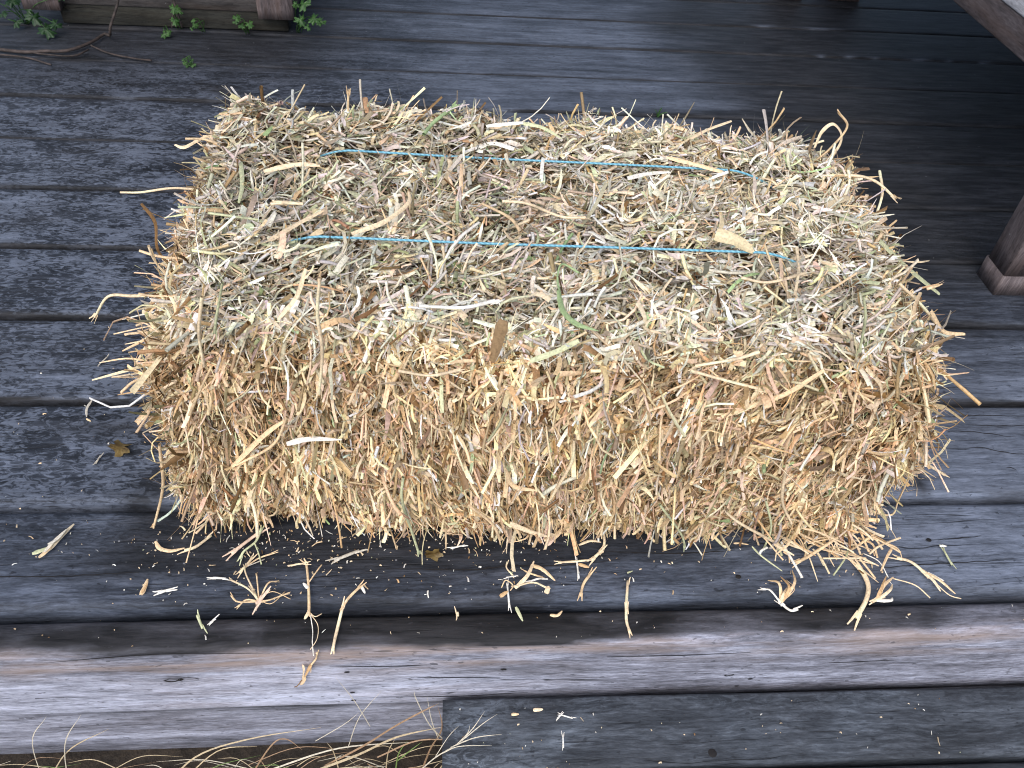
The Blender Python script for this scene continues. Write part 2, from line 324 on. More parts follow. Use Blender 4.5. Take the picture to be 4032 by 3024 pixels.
STALKS=[
('t', 'cream', 0.0022, [(-0.221, 0.6, 0.2), (-0.252, 0.6, 0.208), (-0.275, 0.6, 0.208), (-0.295, 0.6, 0.207), (-0.313, 0.6, 0.183)]),
('r', 'cream', 0.003, [(-0.215, 0.56, 0.241), (-0.239, 0.56, 0.223), (-0.255, 0.56, 0.188), (-0.274, 0.56, 0.16)]),
('t', 'tan', 0.0016, [(-0.241, 0.54, 0.259), (-0.231, 0.54, 0.257), (-0.212, 0.54, 0.257)]),
('t', 'tan', 0.0018, [(-0.228, 0.7, 0.309), (-0.212, 0.7, 0.309), (-0.201, 0.7, 0.305)]),
('r', 'cream', 0.0022, [(-0.271, 0.794, 0.25), (-0.26, 0.79, 0.25), (-0.243, 0.812, 0.25), (-0.222, 0.815, 0.246), (-0.200, 0.81, 0.238)]),
('t', 'cream', 0.0018, [(-0.321, 0.75, 0.22), (-0.301, 0.751, 0.22), (-0.270, 0.757, 0.222), (-0.238, 0.757, 0.22)]),
('t', 'tan', 0.0022, [(-0.242, 0.49, 0.132), (-0.252, 0.49, 0.074), (-0.275, 0.49, 0.01)]),
('t', 'tan', 0.0016, [(-0.221, 0.49, 0.101), (-0.234, 0.49, 0.067), (-0.246, 0.49, 0.032)]),
('t', 'cream', 0.0018, [(-0.247, 0.6, 0.263), (-0.245, 0.6, 0.246), (-0.235, 0.6, 0.224)]),
('r', 'brown', 0.0018, [(-0.251, 0.62, 0.292), (-0.244, 0.62, 0.273), (-0.248, 0.62, 0.242), (-0.232, 0.62, 0.215)]),
('t', 'green', 0.003, [(-0.016, 0.766, 0.285), (-0.005, 0.794, 0.285), (0.017, 0.83, 0.285)]),
('t', 'tan', 0.0028, [(-0.082, 0.815, 0.275), (-0.078, 0.831, 0.275), (-0.058, 0.817, 0.275), (-0.048, 0.814, 0.275)]),
('t', 'tan', 0.0024, [(0.005, 0.786, 0.275), (0.017, 0.807, 0.275), (0.034, 0.831, 0.275)]),
('r', 'white', 0.003, [(0.047, 0.787, 0.285), (0.069, 0.793, 0.285), (0.086, 0.797, 0.285)]),
('r', 'palegreen', 0.0024, [(0.082, 0.8, 0.283), (0.105, 0.792, 0.283), (0.124, 0.769, 0.283)]),
('t', 'tan', 0.0022, [(-0.093, 0.8, 0.29), (-0.092, 0.8, 0.302), (-0.091, 0.8, 0.312)]),
('t', 'tan', 0.002, [(0.400, 0.785, 0.252), (0.414, 0.782, 0.272), (0.424, 0.78, 0.3), (0.409, 0.78, 0.316)]),
('r', 'cream', 0.0022, [(0.402, 0.79, 0.27), (0.404, 0.79, 0.289), (0.413, 0.79, 0.298), (0.426, 0.79, 0.287), (0.428, 0.79, 0.271), (0.415, 0.785, 0.252)]),
('r', 'cream', 0.0022, [(0.264, 0.792, 0.275), (0.289, 0.814, 0.275), (0.32, 0.835, 0.275)]),
('r', 'tan', 0.003, [(0.242, 0.821, 0.275), (0.254, 0.817, 0.275), (0.265, 0.81, 0.275)]),
('t', 'cream', 0.0022, [(0.058, 0.663, 0.275), (0.081, 0.66, 0.275), (0.11, 0.64, 0.275), (0.133, 0.639, 0.275)]),
('r', 'cream', 0.0026, [(-0.076, 0.606, 0.275), (-0.049, 0.625, 0.275), (-0.029, 0.655, 0.275), (-0.028, 0.675, 0.275)]),
('r', 'cream', 0.003, [(-0.144, 0.594, 0.275), (-0.121, 0.622, 0.275), (-0.103, 0.641, 0.275)]),
('t', 'cream', 0.0026, [(-0.122, 0.651, 0.275), (-0.145, 0.653, 0.275)]),
('r', 'palegreen', 0.0026, [(-0.188, 0.719, 0.276), (-0.18, 0.678, 0.276), (-0.178, 0.648, 0.276)]),
('r', 'white', 0.0028, [(0.075, 0.76, 0.275), (0.052, 0.77, 0.275), (0.023, 0.75, 0.275)]),
('r', 'bract', 0.0075, [(0.248, 0.612, 0.278), (0.265, 0.603, 0.278), (0.276, 0.585, 0.278)]),
('t', 'green', 0.0014, [(0.117, 0.554, 0.276), (0.104, 0.566, 0.276), (0.098, 0.547, 0.276), (0.098, 0.523, 0.276)]),
('r', 'tan', 0.0028, [(0.231, 0.752, 0.275), (0.257, 0.74, 0.275), (0.283, 0.726, 0.275)]),
('t', 'tan', 0.0022, [(0.039, 0.66, 0.274), (0.063, 0.638, 0.274), (0.072, 0.616, 0.274)]),
('r', 'white', 0.0024, [(0.183, 0.709, 0.275), (0.206, 0.719, 0.275), (0.229, 0.723, 0.275)]),
('r', 'cream', 0.003, [(-0.166, 0.71, 0.272), (-0.137, 0.724, 0.272), (-0.115, 0.723, 0.272)]),
('t', 'palegreen', 0.0018, [(-0.203, 0.638, 0.272), (-0.174, 0.632, 0.272), (-0.158, 0.629, 0.272)]),
('t', 'cream', 0.002, [(0.324, 0.605, 0.27), (0.316, 0.573, 0.27), (0.3, 0.534, 0.27)]),
('t', 'cream', 0.0022, [(0.26, 0.559, 0.27), (0.283, 0.553, 0.27), (0.32, 0.567, 0.27)]),
('r', 'green', 0.003, [(0.087, 0.478, 0.318), (0.093, 0.478, 0.298), (0.105, 0.478, 0.285), (0.123, 0.478, 0.278)]),
('r', 'pod', 0.007, [(0.049, 0.48, 0.287), (0.046, 0.48, 0.268), (0.042, 0.48, 0.243)]),
('t', 'cream', 0.0022, [(-0.084, 0.474, 0.329), (-0.089, 0.474, 0.295), (-0.089, 0.474, 0.258), (-0.096, 0.474, 0.212)]),
('t', 'tan', 0.0022, [(0.05, 0.472, 0.241), (0.048, 0.472, 0.209), (0.054, 0.472, 0.173)]),
('t', 'cream', 0.0022, [(-0.169, 0.476, 0.309), (-0.178, 0.476, 0.274), (-0.181, 0.476, 0.24)]),
('r', 'cream', 0.0026, [(-0.093, 0.474, 0.337), (-0.102, 0.474, 0.312), (-0.118, 0.474, 0.29)]),
('t', 'white', 0.0022, [(-0.015, 0.484, 0.296), (0.018, 0.484, 0.295), (0.042, 0.484, 0.302)]),
('r', 'tan', 0.003, [(-0.18, 0.473, 0.121), (-0.146, 0.473, 0.163), (-0.125, 0.473, 0.183)]),
('t', 'tan', 0.002, [(-0.124, 0.472, 0.187), (-0.14, 0.472, 0.152), (-0.171, 0.472, 0.128)]),
('r', 'white', 0.0028, [(-0.129, 0.474, 0.151), (-0.109, 0.474, 0.157), (-0.082, 0.474, 0.156)]),
('t', 'cream', 0.0022, [(0.254, 0.472, 0.263), (0.237, 0.472, 0.255), (0.205, 0.472, 0.247)]),
('t', 'cream', 0.0022, [(0.202, 0.472, 0.242), (0.231, 0.472, 0.232), (0.266, 0.472, 0.221)]),
('r', 'tan', 0.0026, [(0.241, 0.47, 0.189), (0.269, 0.47, 0.206), (0.29, 0.47, 0.218), (0.313, 0.47, 0.245)]),
('r', 'cream', 0.003, [(0.347, 0.47, 0.248), (0.367, 0.47, 0.229), (0.377, 0.47, 0.207)]),
('t', 'palegreen', 0.0018, [(0.32, 0.474, 0.319), (0.33, 0.474, 0.296), (0.338, 0.474, 0.262)]),
('t', 'cream', 0.0022, [(0.295, 0.474, 0.261), (0.329, 0.474, 0.214), (0.343, 0.474, 0.185)]),
('t', 'tan', 0.0016, [(0.085, 0.47, 0.243), (0.095, 0.47, 0.212), (0.097, 0.47, 0.172)]),
('r', 'palegreen', 0.0028, [(0.071, 0.47, 0.253), (0.09, 0.47, 0.263), (0.107, 0.47, 0.275)]),
('t', 'cream', 0.002, [(-0.032, 0.474, 0.238), (-0.007, 0.474, 0.233), (0.015, 0.474, 0.239)]),
('t', 'palegreen', 0.0018, [(-0.152, 0.474, 0.323), (-0.161, 0.474, 0.294), (-0.166, 0.474, 0.276)]),
('t', 'cream', 0.0024, [(0.117, 0.47, 0.16), (0.118, 0.47, 0.129), (0.105, 0.47, 0.078)]),
('r', 'tan', 0.0028, [(0.058, 0.466, 0.127), (0.068, 0.466, 0.101), (0.09, 0.466, 0.094)]),
('t', 'palegreen', 0.0022, [(-0.031, 0.462, 0.12), (-0.033, 0.462, 0.087), (-0.025, 0.462, 0.037), (-0.019, 0.462, 0.001)]),
('t', 'palegreen', 0.002, [(0.204, 0.455, 0.086), (0.233, 0.455, 0.041), (0.243, 0.455, 0.017)]),
('t', 'tan', 0.0024, [(0.026, 0.455, 0.089), (0.049, 0.455, 0.06), (0.059, 0.455, 0.033)]),
('r', 'cream', 0.0026, [(0.066, 0.455, 0.059), (0.089, 0.455, 0.044), (0.107, 0.455, 0.036)]),
('t', 'cream', 0.0022, [(0.266, 0.455, 0.078), (0.289, 0.455, 0.055), (0.343, 0.455, 0.015)]),
('t', 'tan', 0.0022, [(0.383, 0.44, 0.052), (0.365, 0.44, 0.021), (0.355, 0.44, 0.009)]),
('t', 'cream', 0.0024, [(0.395, 0.752, 0.258), (0.432, 0.745, 0.264), (0.450, 0.730, 0.266), (0.462, 0.705, 0.262)]),
('t', 'cream', 0.002, [(0.462, 0.752, 0.266), (0.452, 0.715, 0.262), (0.440, 0.690, 0.250)]),
('r', 'palegreen', 0.003, [(0.409, 0.62, 0.269), (0.45, 0.62, 0.238), (0.496, 0.62, 0.207)]),
('t', 'cream', 0.0026, [(0.397, 0.55, 0.274), (0.429, 0.55, 0.249), (0.465, 0.55, 0.216)]),
('r', 'tan', 0.0026, [(0.424, 0.53, 0.26), (0.447, 0.53, 0.236), (0.468, 0.53, 0.233)]),
('r', 'cream', 0.004, [(0.408, 0.52, 0.258), (0.437, 0.52, 0.22), (0.468, 0.52, 0.186)]),
('t', 'tan', 0.0022, [(0.441, 0.57, 0.252), (0.451, 0.57, 0.257)]),
('t', 'cream', 0.0026, [(0.468, 0.52, 0.095), (0.489, 0.52, 0.073), (0.529, 0.52, 0.046)]),
('r', 'tan', 0.0024, [(0.468, 0.52, 0.122), (0.487, 0.52, 0.095), (0.501, 0.52, 0.058)]),
('t', 'tan', 0.0016, [(0.473, 0.5, 0.068), (0.477, 0.5, 0.03), (0.48, 0.5, 0.004), (0.454, 0.5, 0.01)]),
('t', 'cream', 0.0028, [(0.433, 0.49, 0.028), (0.441, 0.49, 0.059), (0.449, 0.49, 0.07)]),
('t', 'tan', 0.002, [(0.354, 0.46, 0.032), (0.396, 0.46, 0.006), (0.419, 0.46, -0.002), (0.434, 0.46, 0.022)]),
('t', 'cream', 0.0024, [(0.311, 0.46, 0.139), (0.323, 0.46, 0.085), (0.344, 0.46, 0.047)]),
('t', 'palegreen', 0.0018, [(0.304, 0.455, 0.091), (0.322, 0.455, 0.047), (0.325, 0.455, 0.011)]),
]


# ================================================================ SETTING
PITCH, Y0 = .145, .5248
GROUND_Z = -.232

gm = MB(); gx = np.linspace(-40, 40, 3); gm.add([(x, y, GROUND_Z) for x in gx for y in gx], grid_quads(3, 3)); 
tag(gm.build('ground', M['soil']), kind='structure')

deck = tag(empty('porch_deck', (0, 0, 0)), 'dark weathered timber porch deck under the straw bale', 'deck', kind='structure')

def blob(x, y, cx, cy, rx, ry): return np.exp(-(((x - cx) / rx) ** 2 + ((y - cy) / ry) ** 2))

CHIPS = [(.72, 1.838, .03), (.844, 1.836, .05), (.868, 1.690, .018), (.80, 1.688, .014), (.917, 1.688, .012), (1.02, 1.690, .03), (1.083, 1.688, .012), (1.168, 1.688, .02), (-.05, 1.731, .010), (.11, 1.400, .03), (-.26, 1.397, .02), (-.406, 1.354, .012), (-.386, 1.404, .012), (-.54, 1.40, .012), (-.263, .531, .030), (-.44, .706, .03), (-.484, .93, .014)]
def deck_stain_and_light(V, s, t):
    x, y = V[:, 0], V[:, 1]
    nz = fbm(x * 14, y * 30, 3); nz2 = fbm(x * 5, y * 9, 11)
    mot = sstep(.25, -.25, x + .12 * nz2) * sstep(.40, .62, y) * (1 - sstep(1.2, 1.7, y)) + .25 * sstep(.2, -.1, x) * sstep(1.2, 1.5, y)
    ble_sheen = .75 * sstep(.36, .52, x + .04 * nz2) * sstep(.86, .66, y + .02 * nz) + .42 * sstep(-.10, .06, x + .05 * nz2 + .03 * nz) * sstep(1.05, 1.12, y) * sstep(.62, .42, x + .05 * nz2 + .03 * nz) * sstep(2.05, 1.9, y)  # paler wood at right front; top-centre term paints in the sky's reflection
    ble_sheen += .30 * sstep(-.28, -.36, x + .03 * nz) * sstep(.50, .40, y + .01 * nz) + .22 * sstep(.55, .45, y) * sstep(.05, .3, x)
    damp_shade = .95 * sstep(.03, .12, .13 - np.abs(y - .485) + .02 * nz) * sstep(-.36, -.24, x + .03 * nz) * sstep(.34, .18, x + .05 * nz) * sstep(.43, .455, y + .008 * nz)
    damp_shade += .85 * sstep(.36, .60, x + .06 * nz2) * sstep(.72, .98, y + .05 * nz2)  # right rear: dark stain plus shade painted into the colour
    damp_shade += .8 * sstep(1.36, 1.62, y + .05 * nz) * sstep(-.08, -.3, x + .05 * nz)  # left rear: shade beside the planter, painted into the colour
    damp_shade += .45 * np.clip(nz2 - .35, 0, 1) * sstep(.55, .8, y)
    damp_shade += 1.3 * sstep(.472, .486, np.abs(s)) * (y > .6) + .6 * sstep(.40, .5, np.abs(s)) * sstep(.3, .9, .5 + nz)        # dirty plank edges
    damp_shade += .8 * blob(x, y, -.33, .63, .10, .012) + .7 * blob(x, y, .58, 1.19, .05, .03) + .8 * blob(x, y, .52, 1.405, .16, .012)
    for cx, cy, rx in CHIPS: ble_sheen = ble_sheen + .95 * blob(x, y, cx, cy, rx, .006); damp_shade = damp_shade * (1 - .95 * blob(x, y, cx, cy, rx, .007))
    for (ax_, ay_), (bx_, by_), wd_, am in (((-.43, 1.46), (-.395, 1.435), .010, .7), ((-.395, 1.44), (-.352, 1.39), .014, .9), ((.50, .585), (.532, .548), .010, .9), ((.530, .552), (.538, .534), .006, .9)):
        L2 = (bx_ - ax_) ** 2 + (by_ - ay_) ** 2; tt = np.clip(((x - ax_) * (bx_ - ax_) + (y - ay_) * (by_ - ay_)) / L2, 0, 1); dd = np.hypot(x - ax_ - tt * (bx_ - ax_), y - ay_ - tt * (by_ - ay_)); damp_shade = damp_shade + am * sstep(wd_ * 1.3, wd_ * .4, dd + .003 * nz)
    rust = .25 * blob(x, y, .56, .70, .05, .03) + .12 * np.clip(nz, 0, 1)
    return np.clip(np.stack([damp_shade, mot, ble_sheen, rust], 1), 0, 1)

mb = MB()
k = -1
for k in range(-1, 17):
    ya, yb = Y0 + PITCH * k, Y0 + PITCH * (k + 1)
    if k == -1: ya = .4055
    gap = .0085 if k < 1 else (.0065 if k < 3 else (.0048 if k < 6 else .0042))
    lo, hi = ya + gap / 2, yb - gap / 2
    rr = random.Random(k + 50); dz = rr.uniform(-.0012, .0008)
    yc = (lo + hi) / 2
    timber(mb, (-2.2, yc, -.019 + dz), (2.8, yc, -.019 + dz), (0, 0, 1), hi - lo, .038, r=.0085 if k == -1 else (.0065 if k < 3 else .0042), step=.015, cross=.009, stain=deck_stain_and_light, seed=k + 40, wob=.0007 if k < 3 else .0009)
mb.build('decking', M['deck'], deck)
# joists seen through the gaps
jm = MB()
for jx in (-1.6, -1.0, -.4, .2, .8, 1.4, 2.0): timber(jm, (jx, .42, -.09), (jx, 3.1, -.09), (0, 0, 1), .04, .10, step=.2, seed=3)
jm.build('joist', M['mossy'], deck)

def rim_stain(V, s, t):
    x, y, z = V[:, 0], V[:, 1], V[:, 2]; nz = fbm(x * 16, z * 40 + y * 40, 21); n2 = fbm(x * 5, x * 0, 8)
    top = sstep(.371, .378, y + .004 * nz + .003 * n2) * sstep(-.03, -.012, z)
    damp_shade = (1.12 + .35 * nz) * (1 - .4 * sstep(.1, .4, x)) * np.clip(top + sstep(-.0125, -.0075, z + .0025 * nz + .002 * n2) * sstep(.45, .05, x), 0, 1) + .35 * np.clip(nz, 0, 1) * sstep(.0, .5, x) * (z > -.07) + .4 * sstep(-.115, -.13, z)
    rust = .55 * sstep(-.06, -.03, z + .008 * nz) * (1 - top) + .25 * np.clip(n2, 0, 1)
    ble_sheen = .52 * sstep(-.03, -.075, z + .01 * nz) * sstep(.25, -.05, x + .05 * nz)
    damp_shade += .55 * blob(x, z, .075, -.055, .05, .007) * (1 + nz) + .9 * blob(x, z, -.243, -.058, .011, .005)
    return np.clip(np.stack([damp_shade, nz * 0, ble_sheen, rust], 1), 0, 1.5)
mb = MB(); timber(mb, (-2.2, .3850, -.068), (2.8, .3850, -.068), (0, 0, 1), .034, .122, r=.0085, step=.008, cross=.008, stain=rim_stain, seed=77, wob=.0009)
rim = mb.build('rim_board', M['fascia'], deck)
def low_stain_shade(V, s, t):
    x, z = V[:, 0], V[:, 2]; nz = fbm(x * 12, z * 40, 31)
    return np.clip(np.stack([.9 * sstep(-.1425, -.138, z + .001 * nz) + .5 * sstep(-.205, -.22, z) + .30 * sstep(-.20, -.05, x) * sstep(-.142, -.134, z + .002 * nz) + .2 * np.clip(nz, 0, 1), nz * 0, .12 + nz * 0, nz * 0 + .05], 1), 0, 1)  # dark top edge is seam shade painted in, the rest is stain
mb = MB(); timber(mb, (-2.2, .3950, -.1985), (2.8, .3950, -.1985), (0, 0, 1), .040, .128, r=.006, step=.015, stain=low_stain_shade, seed=81)
mb.build('skirt_board', M['fascia'], deck)

# knot with a loose plug on the rim board
mb = MB(); an = np.linspace(0, 2 * np.pi, 22, endpoint=False)
for kx, kz, ra, rb, mk in ((-.2440, -.0590, .0085, .0030, 0), (.2905, -.0800, .0042, .0026, 1), (.0630, -.0560, .0022, .0014, 2)):
    ring = [(kx + ra * (1 + .25 * math.sin(2 * a + mk)) * math.cos(a), .36745, kz + rb * (1 + .3 * math.sin(3 * a + 1 + mk)) * math.sin(a)) for a in an]
    mb.add(ring + [(kx, .3690, kz)], None, [(22, j_, (j_ + 1) % 22) for j_ in range(22)])
lo_ = [(-.2305 + .0095 * math.cos(a), .36735, -.0585 + .0042 * math.sin(a)) for a in an]; li_ = [(-.2305 + .0085 * math.cos(a), .36735, -.0586 + .0035 * math.sin(a)) for a in an]
mb.add(lo_ + li_, [(j_, (j_ + 1) % 22, 22 + (j_ + 1) % 22, 22 + j_) for j_ in range(14)])
mb.build('knot', M['nail'], rim)
# long open checks in the weathered boards
mb = MB()
CRK = [[(.601, .646), (.630, .6465), (.657, .648), (.709, .646)], [(.639, .632), (.670, .6305), (.701, .631)], [(.600, .622), (.625, .6215), (.651, .618), (.674, .613)], [(.610, .597), (.631, .596), (.656, .589), (.690, .584)], [(.645, .567), (.650, .5665), (.655, .562), (.654, .555)], [(.44, .437), (.50, .441), (.58, .444)], [(.52, .470), (.57, .474)],
       [(-.05, .446), (.03, .443), (.07, .447), (.12, .446), (.18, .452)], [(-.44, .445), (-.36, .443), (-.28, .446)], [(.16, .462), (.24, .458), (.30, .461)], [(-.62, .62), (-.52, .618)], [(-.66, .80), (-.56, .803), (-.46, .80)], [(.50, .78), (.58, .775), (.66, .777)], [(.06, 1.318), (.11, 1.312), (.17, 1.311)], [(.34, 1.60), (.40, 1.588), (.47, 1.585)], [(.30, 1.50), (.42, 1.495), (.52, 1.497)]]
for P_ in CRK:
    q = spline([(x, y, .0006) for x, y in P_], 8); q = [(x, y + .0004 * math.sin(x * 300), z) for x, y, z in q]; t_ = np.linspace(0, 1, len(q)); wv_ = .00055 * np.sin(np.pi * np.clip(t_, .04, .96)) ** .5
    mb.add(np.array([[(p_[0], p_[1] - w_, p_[2]), (p_[0], p_[1] + w_, p_[2])] for p_, w_ in zip(q, wv_)]).reshape(-1, 3), grid_quads(len(q), 2))
for P_ in [[(-.345, -.020), (-.300, -.014), (-.245, -.009), (-.20, -.010), (-.15, -.013)], [(-.02, -.068), (.01, -.069), (.06, -.072)], [(.16, -.035), (.22, -.036), (.30, -.034)], [(-.10, -.040), (-.05, -.043), (.0, -.042)], [(-.06, -.107), (.02, -.110), (.09, -.106)], [(.38, -.060), (.46, -.058)], [(-.42, -.09), (-.35, -.088)]]:
    q = spline([(x, .36755, z) for x, z in P_], 8); t_ = np.linspace(0, 1, len(q)); wv_ = .0006 * np.sin(np.pi * np.clip(t_, .04, .96)) ** .5
    mb.add(np.array([[(p_[0], p_[1], p_[2] - w_), (p_[0], p_[1], p_[2] + w_)] for p_, w_ in zip(q, wv_)]).reshape(-1, 3), grid_quads(len(q), 2))
tag(mb.build('crack', M['nail'], deck), kind='stuff')
# dark nail and screw heads
mb = MB()
for (x, y, z, vert) in [(-.085, .3673, -.052, 1), (-.083, .3673, -.095, 1), (-.083, .3673, -.112, 1), (.305, .3673, -.105, 1), (.315, .3673, -.09, 1), (.062, .3673, -.055, 1),
                        (-.62, 1.245, .0006, 0), (-.89, 1.24, .0006, 0), (.57, .745, .0006, 0), (.58, .62, .0006, 0), (.295, .43, .0006, 0), (.51, .47, .0006, 0), (.53, .60, .0006, 0), (.05, 1.30, .0006, 0), (.14, 1.31, .0006, 0)]:
    r = .0018 if vert else .0024; a = np.linspace(0, 2 * np.pi, 10, endpoint=False)
    q = [(x + 1.5 * r * math.cos(t), y, z + r * .7 * math.sin(t)) if vert else (x + 1.2 * r * math.cos(t), y + r * math.sin(t), z) for t in a]
    ctr = (x, y - .0006, z) if vert else (x, y, z + .0006)
    mb.add(q + [ctr], None, [(10, j, (j + 1) % 10) for j in range(10)])
tag(mb.build('nail_head', M['nail'], deck), kind='stuff')

# ---------------------------------------------------------------- wooden step in front
step = tag(empty('wooden_step', (0, .3, GROUND_Z)), 'low dark grey timber step against the front of the deck', 'step')
def inst(mb, name, mat, parent):
    o = mb.build(name, mat, parent); o.matrix_parent_inverse = Matrix.Translation(-Vector(parent.location)); return o
def step_stain(V, s, t):
    x, y = V[:, 0], V[:, 1]; nz = fbm(x * 18, y * 40, 41); n2 = fbm(x * 7, y * 12, 43)
    mot = .75 * np.clip(sstep(.14, .02, x + .05 * n2) + .55 * sstep(.346, .353, y + .004 * nz) + .45 * sstep(-.1, .7, n2) * sstep(.12, .3, x), 0, 1)
    damp_shade = .40 * sstep(.15, .02, .2 - .8 * np.abs(n2)) + .5 * sstep(.40, .5, s) + .25 * np.clip(nz, 0, 1)
    return np.clip(np.stack([damp_shade, mot, .06 + nz * 0, .05 * np.clip(n2, 0, 1)], 1), 0, 1)
mb = MB(); timber(mb, (.0045, .3260, -.119), (2.4, .3080, -.119), (0, 0, 1), .070, .038, r=.0035, step=.008, stain=step_stain, seed=91); inst(mb, 'tread', M['step'], step)
mb = MB(); timber(mb, (.0045, .2510, -.120), (2.4, .2330, -.120), (0, 0, 1), .070, .038, r=.0035, step=.015, stain=step_stain, seed=95); inst(mb, 'tread', M['step'], step)
for sx in (.06, 1.1, 2.2):
    mb = MB(); timber(mb, (sx, .225, -.185), (sx, .345, -.185), (0, 0, 1), .04, .092, r=.003, step=.1, seed=97); inst(mb, 'bearer', M['step'], step)
mb = MB(); a = np.linspace(0, 2 * np.pi, 14, endpoint=False)
mb.add([(.262 + .0042 * math.cos(t), .2995 + .0042 * math.sin(t), -.0996) for t in a] + [(.262, .2995, -.0990)], None, [(14, j, (j + 1) % 14) for j in range(14)]); inst(mb, 'screw_head', M['nail'], step)

# ---------------------------------------------------------------- bench on the right
bench = tag(empty('wooden_bench', (1.1, 1.4, 0)), 'low brown wooden bench with square legs beside the bale', 'bench')
def even(d=0, mt=0, bl=0, ru=0): return lambda V, s, t: np.tile([d, mt, bl, ru], (len(V), 1)).astype(float)
def leg(x0, x1, y0, y1, ztop):
    mb = MB(); timber(mb, ((x0 + x1) / 2, (y0 + y1) / 2, .034), ((x0 + x1) / 2, (y0 + y1) / 2, ztop), (0, 1, 0), x1 - x0, y1 - y0, r=.003, step=.03, stain=even(.0, 0, .05, .2), seed=int(x0 * 1000 + y0 * 77)); lo = inst(mb, 'leg', M['bench'], bench)
    mb = MB(); xm0, xm1, ym0, ym1 = x0 - .0012, x1 + .0012, y0 - .0012, y1 + .003
    timber(mb, ((xm0 + xm1) / 2, (ym0 + ym1) / 2, .0012), ((xm0 + xm1) / 2, (ym0 + ym1) / 2, .0335), (0, 1, 0), xm1 - xm0, ym1 - ym0, r=.003, step=.02, stain=even(.0, 0, .15, .1), seed=5)
    mb.build('foot_block', M['bench'], lo)
leg(.7852, .858, .882, .930, .2615); leg(.7852, .858, 2.00, 2.048, .2615); leg(1.55, 1.622, .882, .930, .2615); leg(1.55, 1.622, 2.0, 2.048, .2615)
for x0 in (.784, 1.60):
    mb = MB(); timber(mb, (x0 + .019, .86, .2835), (x0 + .019, 2.07, .2835), (0, 0, 1), .038, .043, r=.003, step=.03, stain=even(.0, 0, .1, .25), seed=int(x0 * 100)); inst(mb, 'side_rail', M['bench'], bench)
mb = MB()
for i in range(6):
    x = .825 + i * .153; timber(mb, (x + .03, .85, .318), (x + .03, 2.08, .318), (0, 0, 1), .146, .024, r=.003, step=.06, stain=even(0, 0, .4, 0), seed=200 + i)
inst(mb, 'seat', M['seat'], bench)

# ---------------------------------------------------------------- planter box behind
planter = tag(empty('planter_box', (-.53, 1.9, 0)), 'weathered wooden planter box with mossy base board behind the bale', 'planter')
def moss(V, s, t):
    nz = fbm(V[:, 0] * 14, V[:, 2] * 30, 71); return np.clip(np.stack([.2 + .35 * nz, nz * 0, nz * 0, .3 + .3 * nz], 1), 0, 1)
def plank(nm, mat, a, b, up, wd, th, sd, st=moss, par=planter):
    mb = MB(); timber(mb, a, b, up, wd, th, r=.003, step=.02, stain=st, seed=sd); return inst(mb, nm, mat, par)
plank('base_board', M['mossy'], (-.733, 1.712, .0215), (-.302, 1.712, .0215), (0, 0, 1), .036, .039, 301)
plank('base_board', M['mossy'], (-.733, 2.10, .0215), (-.302, 2.10, .0215), (0, 0, 1), .036, .039, 302)
for q in range(3):
    plank('side_panel', M['planter'], (-.765, 1.702, .100 + q * .124), (-.305, 1.702, .100 + q * .124), (0, 0, 1), .022, .122, 310 + q)
    plank('side_panel', M['planter'], (-.765, 2.115, .100 + q * .124), (-.305, 2.115, .100 + q * .124), (0, 0, 1), .022, .122, 320 + q)
    for xx in (-.776, -.294): plank('end_panel', M['planter'], (xx, 1.715, .100 + q * .124), (xx, 2.10, .100 + q * .124), (0, 0, 1), .022, .122, 330 + q)
for (xx, yy) in ((-.754, 1.679), (-.318, 1.679), (-.754, 2.138), (-.318, 2.138)): plank('corner_post', M['bench'], (xx, yy, .036), (xx, yy, .44), (0, 1, 0), .069, .022, int(400 + xx * 100 + yy * 9), even(.05, 0, .1, .3))
mb = MB(); mb.add([(x, y, .39) for x in (-.765, -.305) for y in (1.71, 2.11)], grid_quads(2, 2)); inst(mb, 'potting_soil', M['soil'], planter)

# a post of the railing that closes the porch behind the bale
rail = tag(empty('porch_railing', (.96, 2.03, 0)), 'brown square railing post at the far edge of the deck', 'railing')
for xx in (.966, 2.2, -1.4):
    plank('post', M['bench'], (xx, 2.05, .001), (xx, 2.05, .95), (0, 1, 0), .08, .08, int(900 + xx * 10), even(.1, 0, .05, .3), rail)
plank('top_rail', M['bench'], (-1.6, 2.05, .965), (2.6, 2.05, .965), (0, 0, 1), .09, .03, 950, even(.1, 0, .1, .3), rail)

# unseen roof and side wall, added to block sky light over the deck
roof = MB(); X0, X1, YA, YB, ZR = -3.2, 2.6, .75, 3.3, 2.35
roof.add([(x, y, z + .12 * (YB - y)* -1 + .3) for x in (X0, X1) for y in (YA, YB) for z in (ZR, ZR + .08)], [(0, 1, 3, 2), (4, 6, 7, 5), (0, 4, 5, 1), (2, 3, 7, 6), (0, 2, 6, 4), (1, 5, 7, 3)])
tag(roof.build('added_roof', M['blocker'], smooth=False), 'unseen roof slab added to block the overhead sky', 'roof', kind='structure')
wall = MB(); wall.add([(x, y, z) for x in (2.62, 2.75) for y in (.3, 4.0) for z in (GROUND_Z, 2.9)], [(0, 1, 3, 2), (4, 6, 7, 5), (0, 4, 5, 1), (2, 3, 7, 6), (0, 2, 6, 4), (1, 5, 7, 3)])
tag(wall.build('added_side_wall', M['blocker'], smooth=False), 'unseen side wall added to block the sky on the right', 'wall', kind='structure')

